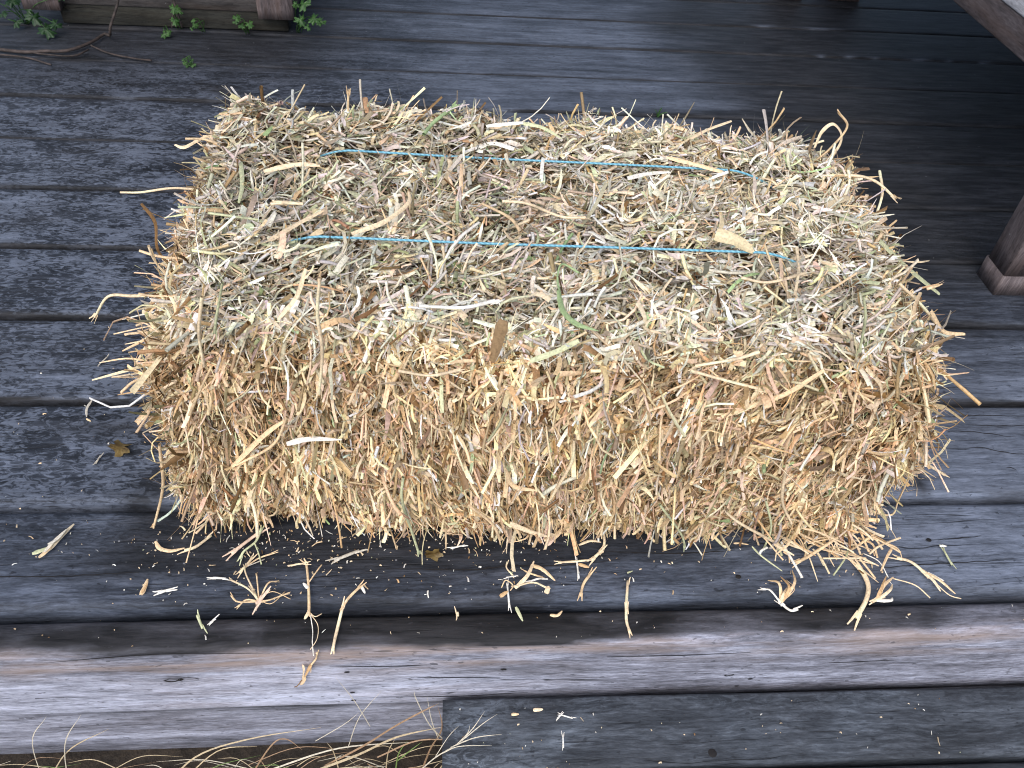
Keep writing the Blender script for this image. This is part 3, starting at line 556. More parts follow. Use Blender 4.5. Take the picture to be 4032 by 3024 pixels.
# ================================================================ STRAW BALE
BX, BY, BROT = .106, .667, R(-2.2)
bale = tag(empty('straw_bale', (BX, BY, 0), BROT), 'small golden straw bale tied with two blue twines on the deck', 'straw bale')
HX, HY, HZ = .330, .185, .130         # half sizes of the packed body
BW = bale.matrix_basis.copy() if False else Matrix.Translation((BX, BY, 0)) @ Matrix.Rotation(BROT, 4, 'Z')
BI = BW.inverted()
def loc(p): return tuple(BI @ Vector(p))
STR_Y = (-.065, .083)                  # filled below: string lines in the bale's own coordinates

def bale_shape(q):
    """q on the surface of the unit box (-1..1)^3 -> point and normal on the bale body (bale coordinates)"""
    h = np.array([HX, HY, HZ]); P = q * h; r = .032
    rr = np.full(len(P), r)
    inner = np.clip(P, -(h - rr[:, None]), h - rr[:, None]); d = P - inner; ln = np.linalg.norm(d, axis=1, keepdims=True); nrm = d / ln
    P = inner + nrm * rr[:, None]
    x, y, z = P.T
    f = .0075 * fbm(x * 22, y * 18 + z * 26, 101) + .004 * fbm(x * 60 + z * 30, y * 55 + z * 45, 103)
    # flakes of the bale bulge a little between one another
    f = f + .005 * np.abs(np.sin(x * 30 + .5 * np.sin(z * 9))) * (np.abs(nrm[:, 1]) + np.abs(nrm[:, 2])) - .003
    # ends belly out, bottom corners tuck in
    zc = z / HZ; end = np.abs(nrm[:, 0])
    f = f + end * .024 * (1 - np.abs(zc + .22) ** 2.2)
    P = P + nrm * f[:, None]
    tuck = sstep(-.55, -1.0, zc)
    P[:, 0] *= 1 - .065 * tuck * (np.abs(x) > .15)
    P[:, 1] += np.where(y < 0, .010, -.006) * (1 - tuck) * sstep(.2, 1, zc)      # front leans back slightly to the top
    # far right end is a shorter flake
    rt = sstep(.2, .31, P[:, 0]) * sstep(.15, .9, zc); P[:, 0] += .014 * rt * sstep(-.10, .03, P[:, 1]); nt = sstep(.125, .140, P[:, 1]) * rt; P[:, 0] -= .024 * nt
    # left end: far corner set in a little, near corner out
    nl = sstep(-.2, -.31, P[:, 0]); P[:, 0] -= .022 * nl * sstep(-.08, .06, P[:, 1]) * sstep(-.2, .7, zc)
    # the top rises to the left rear, and the twine bites in
    tp = np.clip(nrm[:, 2], 0, 1)
    P[:, 2] += tp * (.006 * sstep(.0, .15, y) + .008 * sstep(.1, -.3, x) * sstep(.0, .12, y) - .004 * sstep(.1, .3, x))
    for ys in STR_Y: P[:, 2] -= tp * .006 * np.exp(-((y - ys) / .010) ** 2)
    P[:, 2] += HZ
    P[:, 2] = np.maximum(P[:, 2], .002)
    return P, nrm

# packed core (dark chaff that shows between the straws)
mb = MB()
for ax, sg in ((1, -1), (1, 1), (2, 1), (0, -1), (0, 1), (2, -1)):
    o = [i for i in range(3) if i != ax]; nu, nv = 60, 40
    U, Vv = np.meshgrid(np.linspace(-1, 1, nu), np.linspace(-1, 1, nv), indexing='ij'); q = np.zeros((nu * nv, 3)); q[:, o[0]] = U.ravel(); q[:, o[1]] = Vv.ravel(); q[:, ax] = sg
    P, nn = bale_shape(q); qd = grid_quads(nu, nv); 
    if (sg > 0) == (ax == 1): qd = qd[:, ::-1]
    mb.add(P - nn * .011, qd)
core = mb.build('packed_core', M['core'], bale)

# palette (linear albedo)
PAL = dict(cream=(.89, .71, .475), tan=(.83, .615, .375), amber=(.66, .435, .225), ecru=(.82, .75, .61), khaki=(.58, .49, .345), ash=(.66, .62, .53), white=(.90, .86, .77), brown=(.24, .135, .056), palegreen=(.58, .60, .37), green=(.38, .50, .25), bract=(.72, .60, .38), pod=(.36, .24, .13), grey=(.58, .53, .44), pink=(.76, .56, .42))
def pick(r, n, names, pr):
    idx = r.choice(len(names), n, p=np.array(pr) / sum(pr)); c = np.array([PAL[k] for k in names])[idx]
    return np.clip(c * r.uniform(.80, 1.16, (n, 1)) * (1 + r.normal(0, .05, (n, 3))), .01, .9)

def straw_batch(mb, n, face, r, kind):
    """n straws on one face of the bale: chopped flat pieces, round stalks or fine fibres"""
    ax, sg = {'front': (1, -1), 'back': (1, 1), 'top': (2, 1), 'left': (0, -1), 'right': (0, 1)}[face]
    q = r.uniform(-1, 1, (n, 3)); q[:, ax] = sg
    P, nn = bale_shape(q)
    xl, zl = P[:, 0], P[:, 2]
    nc = {'front': 1100, 'top': 1100}.get(face, 450); cen = P[r.choice(n, min(n, nc), replace=False)]; cid = np.empty(n, int)
    for i0 in range(0, n, 2000): cid[i0:i0 + 2000] = ((P[i0:i0 + 2000, None] - cen[None]) ** 2).sum(2).argmin(1)
    cang = r.normal(0, 1, len(cen))[cid]; cdep = r.normal(0, 1, len(cen))[cid]; cout = r.normal(0, 1, len(cen))[cid]; cbr = r.normal(0, 1, len(cen))[cid]
    if face == 'top': t0 = np.tile([1, 0, 0.], (n, 1)); ang = 1.6 * cang + r.normal(0, .75, n)
    elif face in ('front', 'back'):
        t0 = np.tile([0, 0, -1.], (n, 1)); fld = .15 + .55 * np.sin(xl * 7.5 + 1.2) * .6 + .5 * fbm(xl * 9, zl * 10, 55) - .85 * sstep(-.08, .15, xl)
        ang = fld * .8 + .42 * cang + r.normal(0, .42, n) + np.pi * (r.random(n) < .22)
        hor = sstep(.6, 1.0, zl / .26); ang += r.normal(0, 1, n) * hor
    else: t0 = np.tile([0, 0, -1.], (n, 1)); ang = .7 * cang + r.normal(0, .6, n) + np.pi * (r.random(n) < .4)
    t0 = t0 - nn * (t0 * nn).sum(1, keepdims=True); t0 /= np.linalg.norm(t0, axis=1, keepdims=True) + 1e-9
    b0 = np.cross(nn, t0)
    tan = t0 * np.cos(ang)[:, None] + b0 * np.sin(ang)[:, None]
    if face == 'top': out = np.abs(r.normal(.10, .30, n))
    elif face in ('left', 'right'): out = np.clip(r.normal(.34, .36, n), -.1, 1.15)
    else: out = np.clip(r.normal(.38, .32, n), -.1, 1.2)
    out = out + .16 * cout
    d = tan * np.cos(out)[:, None] + nn * np.sin(out)[:, None]
    if kind == 'flat':
        L = np.clip(r.lognormal(math.log(.0148), .50, n), .004, .055); W = np.clip(r.lognormal(math.log(.00100), .48, n), .00035, .0034); dep = r.uniform(-.012, .0014, n) + .0040 * cdep
    elif kind == 'stalk':
        L = np.clip(r.lognormal(math.log(.0215), .5, n), .008, .062); W = np.clip(r.lognormal(math.log(.00115), .30, n), .0006, .0022); dep = r.uniform(-.008, .0020, n) + .0025 * cdep
    else:
        L = np.clip(r.lognormal(math.log(.016), .5, n), .006, .05); W = r.uniform(.00014, .00045, n); dep = r.uniform(-.006, .0015, n)
    L = L * (1.0 + .12 * (face in ('left', 'right')))
    root = P + nn * dep[:, None]
    # lying pieces are placed by their middle, sticking-out ones by their root
    shift = -.5 + .45 * np.clip(out / .8, 0, 1)
    bend = r.normal(0, .22, n) * (2.6 if face in ('left', 'right') else 1.15); bdir = r.normal(0, 1, (n, 3)); bdir -= d * (bdir * d).sum(1, keepdims=True); bdir /= np.linalg.norm(bdir, axis=1, keepdims=True)
    kink = (r.random(n) < .10) * r.uniform(.3, .9, n); kt = r.uniform(.3, .7, n)
    K = 5 if kind != 'fibre' else 6
    T = np.linspace(0, 1, K)
    cl = []
    for t in T:
        cl.append(root + d * (L * (t + shift))[:, None] + bdir * (L * bend * ((t - .5) ** 2 * 2 - .25))[:, None] + bdir * (L * kink * np.maximum(0, t - kt))[:, None])
    CL = np.stack(cl, 1)
    tang = np.gradient(CL, axis=1); tang /= np.linalg.norm(tang, axis=2, keepdims=True) + 1e-12
    roll = r.normal(0, .75, n); tw = r.normal(0, .9, n)
    s0 = np.cross(d, nn); s0 /= np.linalg.norm(s0, axis=1, keepdims=True) + 1e-9; u0 = np.cross(s0, d)
    # keep off the twine
    if face == 'top':
        mid = CL[:, K // 2]; near = np.zeros(n, bool)
        for ys in STR_Y: near |= (np.abs(CL[:, :, 1] - ys).min(1) < .0032) & (CL[:, :, 2].max(1) > STR_Z - .002) & (mid[:, 0] > -.222) & (mid[:, 0] < .228)
        keep = ~near | (r.random(n) < .17)
    else: keep = CL[:, :, 2].min(1) > .0015
    nm = {'top': (['ecru', 'khaki', 'white', 'ash', 'palegreen', 'green', 'cream', 'tan', 'amber', 'brown'], [34, 13, 17, 9, 8, .8, 15, 8, 2, 3.5]),
          'front': (['cream', 'tan', 'white', 'amber', 'brown', 'palegreen', 'green', 'pink'], [28, 37, 7, 14, 8, 2.2, .6, 7])}.get(face, (['cream', 'tan', 'white', 'amber', 'brown', 'palegreen', 'grey'], [28, 33, 8, 15, 8, 4, 4]))
    c = pick(r, n, *nm)
    # the crown of the bale is greyer, its cut face more golden: blend round the front top edge
    if face == 'front':
        c2 = pick(r, n, ['ecru', 'khaki', 'white', 'ash', 'palegreen', 'cream'], [24, 22, 16, 14, 7, 10]); up = (r.random(n) < sstep(.88, 1.02, zl / .26)); c[up] = c2[up]
    if kind == 'fibre': c = c * .9
    c *= ((1 - .70 * sstep(.000, -.011, dep)) * (1 + .12 * cbr) * (1 + .14 * fbm(xl * 13 + P[:, 1] * 11, zl * 15 + P[:, 1] * 5, 61)))[:, None]           # gap shade painted in: straws get darker and browner with depth
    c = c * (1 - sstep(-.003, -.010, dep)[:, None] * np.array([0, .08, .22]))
    CL, tang, roll, tw, s0, u0, W, c, d = (a[keep] for a in (CL, tang, roll, tw, s0, u0, W, c, d)); n = len(W)
    col4 = np.hstack([c, np.ones((n, 1))])
    if kind == 'stalk':
        S_ = 6; an = np.linspace(0, 2 * np.pi, S_, endpoint=False)
        R_ = W[:, None] * (1 + .12 * np.cos(6.28 * T[None, :] * 1.0 + roll[:, None]))
        sq = .62 + .3 * np.clip(np.abs(np.cos(tw)), 0, 1)
        V = CL[:, :, None] + R_[:, :, None, None] * (np.cos(an)[None, None, :, None] * s0[:, None, None] + (sq[:, None, None, None] * np.sin(an)[None, None, :, None]) * u0[:, None, None])
        V = V.reshape(-1, 3); q1 = grid_quads(K, S_, True); per = K * S_
    else:
        tpr = np.clip(np.minimum(1, .35 + 3.2 * np.minimum(T, 1 - T) * 1.0), 0, 1)
        tp2 = np.where((roll > .2)[:, None], np.clip(1.15 - T[None, :], .1, 1), tpr[None, :] * 0 + 1.0); tp2 = np.where((tw > 1.0)[:, None], tpr[None, :], tp2)
        wv = W[:, None] * tp2
        an = roll[:, None] + tw[:, None] * (T[None, :] - .5)
        Sv = s0[:, None] * np.cos(an)[:, :, None] + u0[:, None] * np.sin(an)[:, :, None]; Uv = -s0[:, None] * np.sin(an)[:, :, None] + u0[:, None] * np.cos(an)[:, :, None]
        fold = .30 + .25 * np.sin(tw * 3)
        V = np.stack([CL - Sv * wv[:, :, None], CL + Uv * (wv * fold[:, None])[:, :, None], CL + Sv * wv[:, :, None]], 2).reshape(-1, 3); q1 = grid_quads(K, 3); per = K * 3
    Q = (q1[None] + (np.arange(n) * per)[:, None, None]).reshape(-1, 4)
    # the tip and root of one straw differ a little
    cv = np.repeat(col4[:, None], per, 1); g = (1 + .22 * np.sin(roll * 5)[:, None] * (np.repeat(T, per // K)[None] - .5) * 2); cv[:, :, :3] *= g[:, :, None]
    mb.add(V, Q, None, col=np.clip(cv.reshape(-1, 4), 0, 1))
STR_Z = .2675
r = np.random.default_rng(2024)
mb = MB()
DENS = 1.0
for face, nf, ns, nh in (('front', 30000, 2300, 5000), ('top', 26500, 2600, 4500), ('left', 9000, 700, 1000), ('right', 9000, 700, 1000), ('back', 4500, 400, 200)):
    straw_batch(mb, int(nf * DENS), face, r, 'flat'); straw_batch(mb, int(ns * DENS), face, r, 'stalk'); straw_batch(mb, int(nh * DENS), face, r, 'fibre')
# straws slumped at the foot of the near right corner, and a matted bundle poking out at the left
for i in range(150):
    if i < 105: x, y, z = min(.450, r.normal(.385, .040)), r.uniform(.436, .492), abs(r.normal(.006, .016)) + .003; a = r.normal(-.9, .8); L = r.uniform(.012, .045)
    else: x, y, z = r.uniform(-.265, -.20), r.uniform(.52, .60), r.normal(.185, .012); a = r.normal(3.0, .4); L = r.uniform(.015, .05)
    e = r.normal(0, .35); dx, dy, dz = math.cos(a) * L, (math.sin(a) * L if i < 105 else r.normal(0, .3) * L), L * (-.35 * abs(e) if i < 105 else e * .6 - .1)
    p0 = (x - dx * .4, y - dy * .4, z - dz * .4); p1 = (x + r.normal(0, .003), y, z + L * .1 * r.random()); p2 = (x + dx * .6, y + dy * .6, max(.0022, z + dz * .6))
    P_ = [loc(p) for p in spline([p0, p1, p2], 4)]; nm_ = ['cream', 'tan', 'amber', 'white', 'palegreen'][r.choice(5, p=[.40, .38, .14, .04, .04])]; cc = np.clip(np.array(PAL[nm_]) * r.uniform(.8, 1.1), 0, .9)
    if r.random() < .5: lathe_ring(mb, P_, r.uniform(.0006, .0014), 6, cap=False, flat=.75, col=cc)
    else: ribbon(mb, P_, r.uniform(.0007, .0015), cc, face=(r.normal(0, .5), -.4, .8), fold=.35, pointed=(.3, .6))
tag(mb.build('straw', M['straw'], bale), kind='stuff')

# two blue twines, their ends buried in the straw
for pa, pb in (((-.150, .7595, .262), (.356, .7362, .266)), ((-.165, .6095, .258), (.350, .5950, .266))):
    A_, B_ = Vector(loc(pa)), Vector(loc(pb)); pts = []
    for t in np.linspace(0, 1, 60):
        p = A_.lerp(B_, t); z = STR_Z + .0022 + .0004 * math.sin(7 * t + pa[0] * 30) - .024 * max(0, (t - .88) / .12) ** 1.6 - .024 * max(0, (.12 - t) / .12) ** 1.6
        pts.append((p.x, p.y + .0003 * math.sin(13 * t), z))
    mb = MB(); lathe_ring(mb, pts, .00115, 8); mb.build('twine', M['twine'], bale)

def stalk_mesh(k, c, rad, pts, seed):
    rr = np.random.default_rng(seed); P = spline(pts, 7); mb = MB(); base = np.array(PAL[c]) * rr.uniform(.85, 1.1)
    n = len(P)
    if k == 't':
        t = np.linspace(0, 1, n); rd = rad * .70 * (1 + .10 * np.sin(5 * t + seed))
        nodes = rr.random(2); rd = rd * (1 + .28 * np.exp(-((t - nodes[0]) / .03) ** 2))
        cc = base[None] * (1 - .30 * np.exp(-((t - nodes[0]) / .05) ** 2))[:, None] * (1 + .12 * np.sin(9 * t + seed))[:, None]
        lathe_ring(mb, P, rd, 9, cap=False, flat=.82, col=np.clip(cc, 0, .9))
        lathe_ring(mb, P[::-1], rd[::-1] * .72, 9, cap=False, flat=.82, col=np.clip(cc[::-1] * .55, 0, .9))
        # frayed end
        e, dv = np.array(P[-1]), np.array(P[-1]) - np.array(P[-2]); dv /= np.linalg.norm(dv) + 1e-9
        for _ in range(3):
            o = rr.normal(0, 1, 3); o -= dv * o.dot(dv); o /= np.linalg.norm(o)
            ribbon(mb, [e + o * rad * .7 - dv * rad * 2, e + o * rad * .9 + dv * rad * rr.uniform(0, 1), e + o * rad * rr.uniform(1, 1.8) + dv * rad * rr.uniform(1, 3.0)], rad * .35, base * .95, face=rr.normal(0, 1, 3))
    else:
        ribbon(mb, P, rad * (.72 if rad > .005 else .8), base, face=(rr.normal(0, .3), -.6, .8), fold=.35, pointed=(.5 * rr.random(), .3 + .6 * rr.random()))
    return mb
for i, (k, c, rad, pts) in enumerate(STALKS):
    o = stalk_mesh(k, c, rad, [loc(p) for p in pts], i).build('stalk', M['straw'], bale)
    if c == 'green': o['label'] = 'green stalk'
    elif c == 'bract': o['label'] = 'broad cream husk leaf'; o.name = 'husk_leaf'
    elif c == 'pod': o['label'] = 'brown seed pod'; o.name = 'seed_pod'

# ================================================================ LOOSE STRAW ON THE DECK
LG = 'loose straws on the deck'
def lift(pts, z0, amp, seed):
    rr = np.random.default_rng(seed); P = spline(pts, 6); n = len(P); t = np.linspace(0, 1, n)
    return [(p[0], p[1], z0 + amp * abs(math.sin(3.1 * a + seed)) * .9 + (p[2] if len(p) > 2 else 0)) for p, a in zip(P, t)]
def loose(name, label, specs, cat='straw', seed=1, mat='straw', group=LG):
    """specs: list of (kind, colour, radius, points[x,y,z]); one loose thing = one mesh"""
    mb = MB(); c0 = np.array(specs[0][3][0], float)
    for j, (k, c, rad, pts) in enumerate(specs):
        P = spline(pts, 6); base = np.array(PAL[c]); n = len(P); t = np.linspace(0, 1, n)
        if k == 't':
            rd = rad * .68 * (1 + .08 * np.sin(6 * t + seed + j)); cc = base[None] * (1 + .16 * np.sin(8 * t + seed + j))[:, None]
            lathe_ring(mb, P, rd, 8, cap=True, flat=.8, col=np.clip(cc, 0, .9))
            rr = np.random.default_rng(seed * 31 + j)
            for e, pv in ((P[-1], P[-2]), (P[0], P[1])):
                dv = np.array(e) - np.array(pv); dv /= np.linalg.norm(dv) + 1e-9
                for _ in range(2):
                    o = rr.normal(0, 1, 3); o[2] = abs(o[2]) * .3; o -= dv * o.dot(dv); o /= np.linalg.norm(o) + 1e-9
                    ribbon(mb, [e + o * rad * .5 - dv * rad * 2, e + o * rad * .8 + dv * rad, e + o * rad * 1.2 + dv * rad * rr.uniform(1.5, 3.5)], rad * .35, base, face=(0, -.3, 1))
        elif k == 'f': lathe_ring(mb, P, rad, 5, col=np.clip(base, 0, .9))
        else: ribbon(mb, P, rad * .82, base, face=(0.15 * math.sin(seed + j), -.2, 1), fold=.4, pointed=(.4, .7))
    me = mb.mesh(name); me.transform(Matrix.Translation((-c0[0], -c0[1], -c0[2])))
    o = obj(name, me, M[mat]); o.location = c0
    return tag(o, label, cat, group)
Z = .0025
def w3(pts, dz=Z): return [(p[0], p[1], dz if len(p) < 3 else p[2]) for p in pts]
def br(c, arm, h=.006, k='t', col='cream', rad=.0013):
    """a branch of a tuft: from its centre to an arm tip, arching off the boards"""
    m_ = ((c[0] + arm[0]) / 2 + .005 * math.sin(arm[0] * 900), (c[1] + arm[1]) / 2 + .005 * math.cos(arm[1] * 700), Z + h); return (k, col, rad, [(c[0], c[1], Z + .001), m_, (arm[0], arm[1], Z + .002)])

loose('dry_husk', 'long curled dry husk lying alone at the left end of the front board', [('r', 'khaki', .0030, w3([(-.372, .466), (-.366, .476), (-.361, .487), (-.354, .500)], .0035)), ('r', 'palegreen', .0026, w3([(-.382, .4665), (-.374, .4705), (-.366, .474)], .003)), ('r', 'ecru', .0020, w3([(-.370, .466), (-.3655, .478), (-.358, .492)], .006)), ('r', 'ash', .0014, w3([(-.369, .474), (-.362, .480), (-.357, .491)], .0075)), ('r', 'tan', .0020, w3([(-.374, .461), (-.369, .468), (-.366, .474)], .0045))], 'husk', 3)
loose('loose_straw', 'curved tan straw with a bent split end below the left corner of the bale', [('r', 'tan', .0024, w3([(-.272, .478), (-.266, .470), (-.255, .467), (-.243, .470)], .004)), ('t', 'cream', .0022, w3([(-.243, .468), (-.233, .472), (-.221, .485)], .003))], seed=5)
loose('straw_stub', 'small white straw stub on the dark board, nearest the left of the shredded brown scrap', [('t', 'white', .0021, w3([(-.257, .4225), (-.246, .426)]))], seed=6)
loose('straw_shred', 'short shredded brown straw scrap standing left of the white stub', [('r', 'tan', .0026, w3([(-.2715, .420), (-.270, .428), (-.2695, .437)], .003)), ('r', 'amber', .0012, w3([(-.271, .421), (-.268, .431)], .0045))], seed=7)
c = (-.164, .411)
loose('straw_root_tuft', 'spidery tuft of dry roots at the board edge, left of the long rooted stalk', [br(c, a, h, col=cl, rad=rd) for a, h, cl, rd in [((-.190, .417), .004, 'tan', .0013), ((-.194, .434), .009, 'cream', .0013), ((-.174, .426), .006, 'cream', .0012), ((-.182, .405), .003, 'tan', .0012), ((-.150, .431), .007, 'tan', .0012), ((-.140, .418), .005, 'tan', .0012), ((-.183, .449), .008, 'cream', .0012), ((-.171, .440), .010, 'tan', .0011)]] + [('t', 'pink', .0030, [(-.166, .408, .004), (-.160, .415, .008)])] + [('f', 'tan', .0004, [(c[0], c[1], .006), (c[0] + .012, c[1] + .006, .010), (c[0] + .028, c[1] + .002, .003)]), ('f', 'tan', .0004, [(c[0], c[1], .006), (c[0] + .012, c[1] - .004, .006), (c[0] + .022, c[1] + .010, .003)])], 'roots', 8)
loose('long_stalk', 'long thin rooted stalk lying across the board gap towards the rim board', [('t', 'tan', .0019, [(-.1275, .452, .005), (-.1255, .449, .004), (-.1215, .429, .004), (-.1185, .408, .004), (-.1175, .397, .003)]), ('t', 'cream', .0014, [(-.1255, .450, .005), (-.133, .4495, .005), (-.140, .449, .003)]), ('f', 'tan', .0007, [(-.121, .430, .004), (-.115, .440, .006), (-.111, .449, .004)]), ('r', 'white', .0020, [(-.121, .423, .005), (-.126, .428, .006)]), ('f', 'cream', .0005, [(-.117, .399, .003), (-.1115, .394, .004), (-.106, .398, .002)]), ('r', 'cream', .0020, [(-.1175, .399, .004), (-.121, .392, .003)]), ('f', 'white', .0005, [(-.1165, .398, .003), (-.1135, .385, -.004), (-.1125, .373, -.004), (-.111, .363, -.010)]), ('f', 'cream', .0004, [(-.1160, .397, .003), (-.1095, .390, -.004), (-.1085, .376, -.003), (-.1135, .366, -.004)])], seed=9)
loose('hanging_root', 'brown root with a pale husk hanging down the rim board face', [('t', 'tan', .0016, [(-.1085, 0.3660, -.010), (-.1100, 0.3655, -.020), (-.1155, 0.3655, -.032), (-.1175, 0.3655, -.040)]), ('r', 'amber', .0026, [(-.1150, 0.3650, -.030), (-.1200, 0.3645, -.042), (-.1245, 0.3650, -.056)]), ('r', 'cream', .0018, [(-.1225, 0.3650, -.030), (-.1235, 0.3645, -.042), (-.1260, 0.3650, -.058)]), ('r', 'tan', .0026, [(-.1235, 0.3650, -.050), (-.1260, 0.3645, -.062), (-.1300, 0.3650, -.070)]), ('f', 'brown', .0005, [(-.127, 0.3650, -.060), (-.131, .360, -.062), (-.134, .361, -.066)])], 'roots', 10)
loose('loose_straw', 'bent cream straw with a kinked brown joint reaching over the board edge', [('t', 'tan', .0020, [(-.072, .424, .006), (-.080, .414, .007), (-.0870, .405, .006)]), ('t', 'cream', .0021, [(-.0870, .405, .006), (-.0905, .389, -.001), (-.0930, .372, -.003), (-.0938, 0.3660, -.008)]), ('r', 'white', .0018, [(-.072, .424, .006), (-.068, .417, .004)])], seed=11)
loose('straw_stub', 'pale green stub on the dark ledge of the rim board, longer of a pair', [('t', 'palegreen', .0018, [(-.218, .4005, .0), (-.2115, .389, -.004)])], seed=12)
loose('straw_stub', 'tiny white chip on the dark ledge, shorter of a pair', [('t', 'white', .0014, [(-.206, .3945, -.004), (-.2015, .398, -.003)])], seed=13)
loose('straw_tangle', 'loose knot of curled straws and split leaves in the middle of the front board', [('r', 'cream', .0024, [(.073, .420, .003), (.085, .430, .009), (.093, .448, .006)]), ('t', 'cream', .0014, [(.072, .421, .004), (.090, .423, .008), (.103, .4195, .004)]), ('r', 'tan', .0024, [(.090, .445, .004), (.100, .436, .010), (.112, .427, .004)]), ('t', 'tan', .0013, [(.083, .437, .006), (.092, .430, .010), (.099, .431, .005)]), ('t', 'white', .0014, [(.085, .4245, .006), (.095, .4275, .007), (.101, .4295, .004)]), ('r', 'cream', .0030, [(.102, .413, .004), (.105, .420, .006)]), ('t', 'cream', .0012, [(.067, .449, .004), (.066, .442, .004), (.0715, .434, .004)]), ('t', 'white', .0011, [(.065, .432, .003), (.073, .433, .004)]), ('t', 'white', .0014, [(.0655, .4255, .004), (.066, .412, .004), (.0665, .400, .002)]), ('r', 'amber', .0024, [(.058, .4115, .003), (.066, .416, .005)]), ('f', 'tan', .0006, [(.060, .421, .003), (.064, .426, .008), (.071, .422, .005), (.068, .417, .004)])], seed=14)
loose('loose_straw', 'cream straw with a sharp elbow lying under the bale edge, right of centre', [('t', 'cream', .0020, [(.166, .486, .010), (.166, .470, .005), (.162, .458, .004)]), ('t', 'cream', .0023, [(.163, .461, .005), (.150, .449, .004)]), ('t', 'cream', .0017, [(.152, .450, .004), (.135, .449, .003), (.117, .448, .003)]), ('r', 'amber', .0022, [(.137, .446, .003), (.147, .441, .004)])], seed=15)
loose('loose_straw', 'short tan straw just below the elbowed straw on the dark board', [('t', 'tan', .0020, w3([(.135, .4105), (.1395, .424), (.149, .4365)]))], seed=16)
loose('loose_straw', 'cream straw lying straight across the board edge near the middle right', [('t', 'cream', .0020, [(.183, .426, .003), (.1785, .405, .003), (.1775, .399, .001)]), ('t', 'cream', .0020, [(.1775, .399, .001), (.1765, .386, -.003), (.1785, .3745, -.004)])], seed=17)
loose('straw_stub', 'thin white straw stub beside the elbowed straw', [('t', 'white', .0014, w3([(.1355, .430), (.136, .4535)]))], seed=171)
c = (.328, .398)
loose('straw_tuft', 'upright spray of short pale straws on the board gap, left of the thick stalk', [br(c, a, h, k_, cl, rd) for a, h, k_, cl, rd in [((.314, .413), .004, 't', 'white', .0014), ((.322, .423), .010, 'r', 'tan', .0019), ((.350, .434), .012, 'r', 'tan', .0019), ((.342, .391), .002, 't', 'white', .0021), ((.341, .416), .008, 'r', 'cream', .0018), ((.336, .427), .013, 'r', 'amber', .0018)]] + [('f', 'tan', .0004, [(c[0], c[1], .005), (c[0] + .014, c[1] + .010, .012), (c[0] + .012, c[1] + .024, .006)])], seed=18)
loose('thick_stalk', 'thick curved cream stalk lying over the board edge below the right corner', [('t', 'cream', .0036, [(.4185, .4395, .004), (.4215, .428, .005), (.4215, .414, .004), (.4145, .400, .001), (.4005, .3845, -.003)]), ('r', 'brown', .0016, [(.4175, .432, .006), (.4205, .426, .0075)])], 'stalk', seed=19)
c = (.424, .399)
loose('straw_tuft', 'small tan split tuft on the board gap, just right of the thick stalk', [br(c, a, h, k_, cl, rd) for a, h, k_, cl, rd in [((.444, .425), .007, 'r', 'amber', .0020), ((.451, .424), .006, 'r', 'tan', .0022), ((.447, .416), .009, 'r', 'cream', .0018), ((.441, .401), .003, 'r', 'white', .0020)]] + [('t', 'cream', .0022, [(.420, .398, .003), (.428, .402, .004)]), ('f', 'cream', .0007, [(.450, .423, .004), (.468, .413, .007), (.480, .401, .003)]), ('f', 'white', .0006, [(.446, .424, .004), (.441, .440, .008), (.430, .452, .005)])], seed=20)
loose('split_stalk', 'cream stalk splitting into two tails on the pale board at far right', [('t', 'cream', .0024, [(.464, .447, .004), (.476, .440, .006), (.486, .427, .005)]), ('r', 'tan', .0020, [(.486, .428, .006), (.497, .418, .006), (.508, .405, .003)]), ('r', 'cream', .0020, [(.485, .427, .006), (.490, .418, .006), (.494, .408, .003)]), ('f', 'cream', .0006, [(.487, .426, .005), (.500, .405, .003), (.512, .400, .002)]), ('r', 'white', .0014, [(.488, .428, .006), (.498, .421, .005), (.503, .420, .003)])], 'stalk', seed=21)
loose('straw_stub', 'slim pale green straw alone on the grey board at far right', [('t', 'palegreen', .0016, w3([(.519, .4585), (.520, .438)])), ('r', 'white', .0016, w3([(.5165, .461), (.524, .4605)], .003))], seed=22)
loose('loose_straw', 'tiny dull straw sliver on the left boards beside the bale, upper one', [('t', 'grey', .0011, w3([(-.395, .725), (-.388, .742)]))], seed=23)
loose('loose_straw', 'small grey husk bit on the boards left of the bale middle', [('r', 'grey', .0020, w3([(-.386, .668), (-.3875, .655), (-.384, .643)], .003)), ('r', 'tan', .0012, w3([(-.384, .641), (-.378, .637)], .002))], 'husk', seed=24)
loose('straw_stub', 'pale sliver left of the yellow leaf', [('t', 'grey', .0014, w3([(-.356, .577), (-.354, .588)]))], seed=25)
loose('straw_stub', 'small cream bowtie chip on the step, nearest the deck', [('r', 'cream', .0022, [(0.0928, 0.3457, -0.0975), (0.1025, 0.3462, -0.0975)])], seed=26)
loose('straw_stub', 'tiny tan chip on the step, nearest its left end', [('r', 'tan', .0018, [(0.0713, 0.3423, -0.0980), (0.0786, 0.3423, -0.0978)])], seed=27)
loose('loose_straw', 'white straw with a short hook lying on the step', [('t', 'white', .0012, [(0.1157, 0.3369, -0.0975), (0.1196, 0.3399, -0.0970)]), ('t', 'white', .0011, [(0.1187, 0.3403, -0.0972), (0.1309, 0.3364, -0.0975)])], seed=28)
loose('straw_stub', 'single upright white sliver on the step, nearest the viewer', [('t', 'white', .0012, [(0.1196, 0.3213, -0.0976), (0.1187, 0.3086, -0.0976)])], seed=29)
loose('straw_stub', 'broad pale grey straw half below the bale, left of centre', [('t', 'grey', .0024, w3([(-.100, .4545), (-.077, .4655)]))], seed=30)
loose('straw_stub', 'clean white stick on the dark board beside the root tuft', [('t', 'white', .0016, w3([(-.2105, .4375), (-.1985, .4365)]))], seed=31)
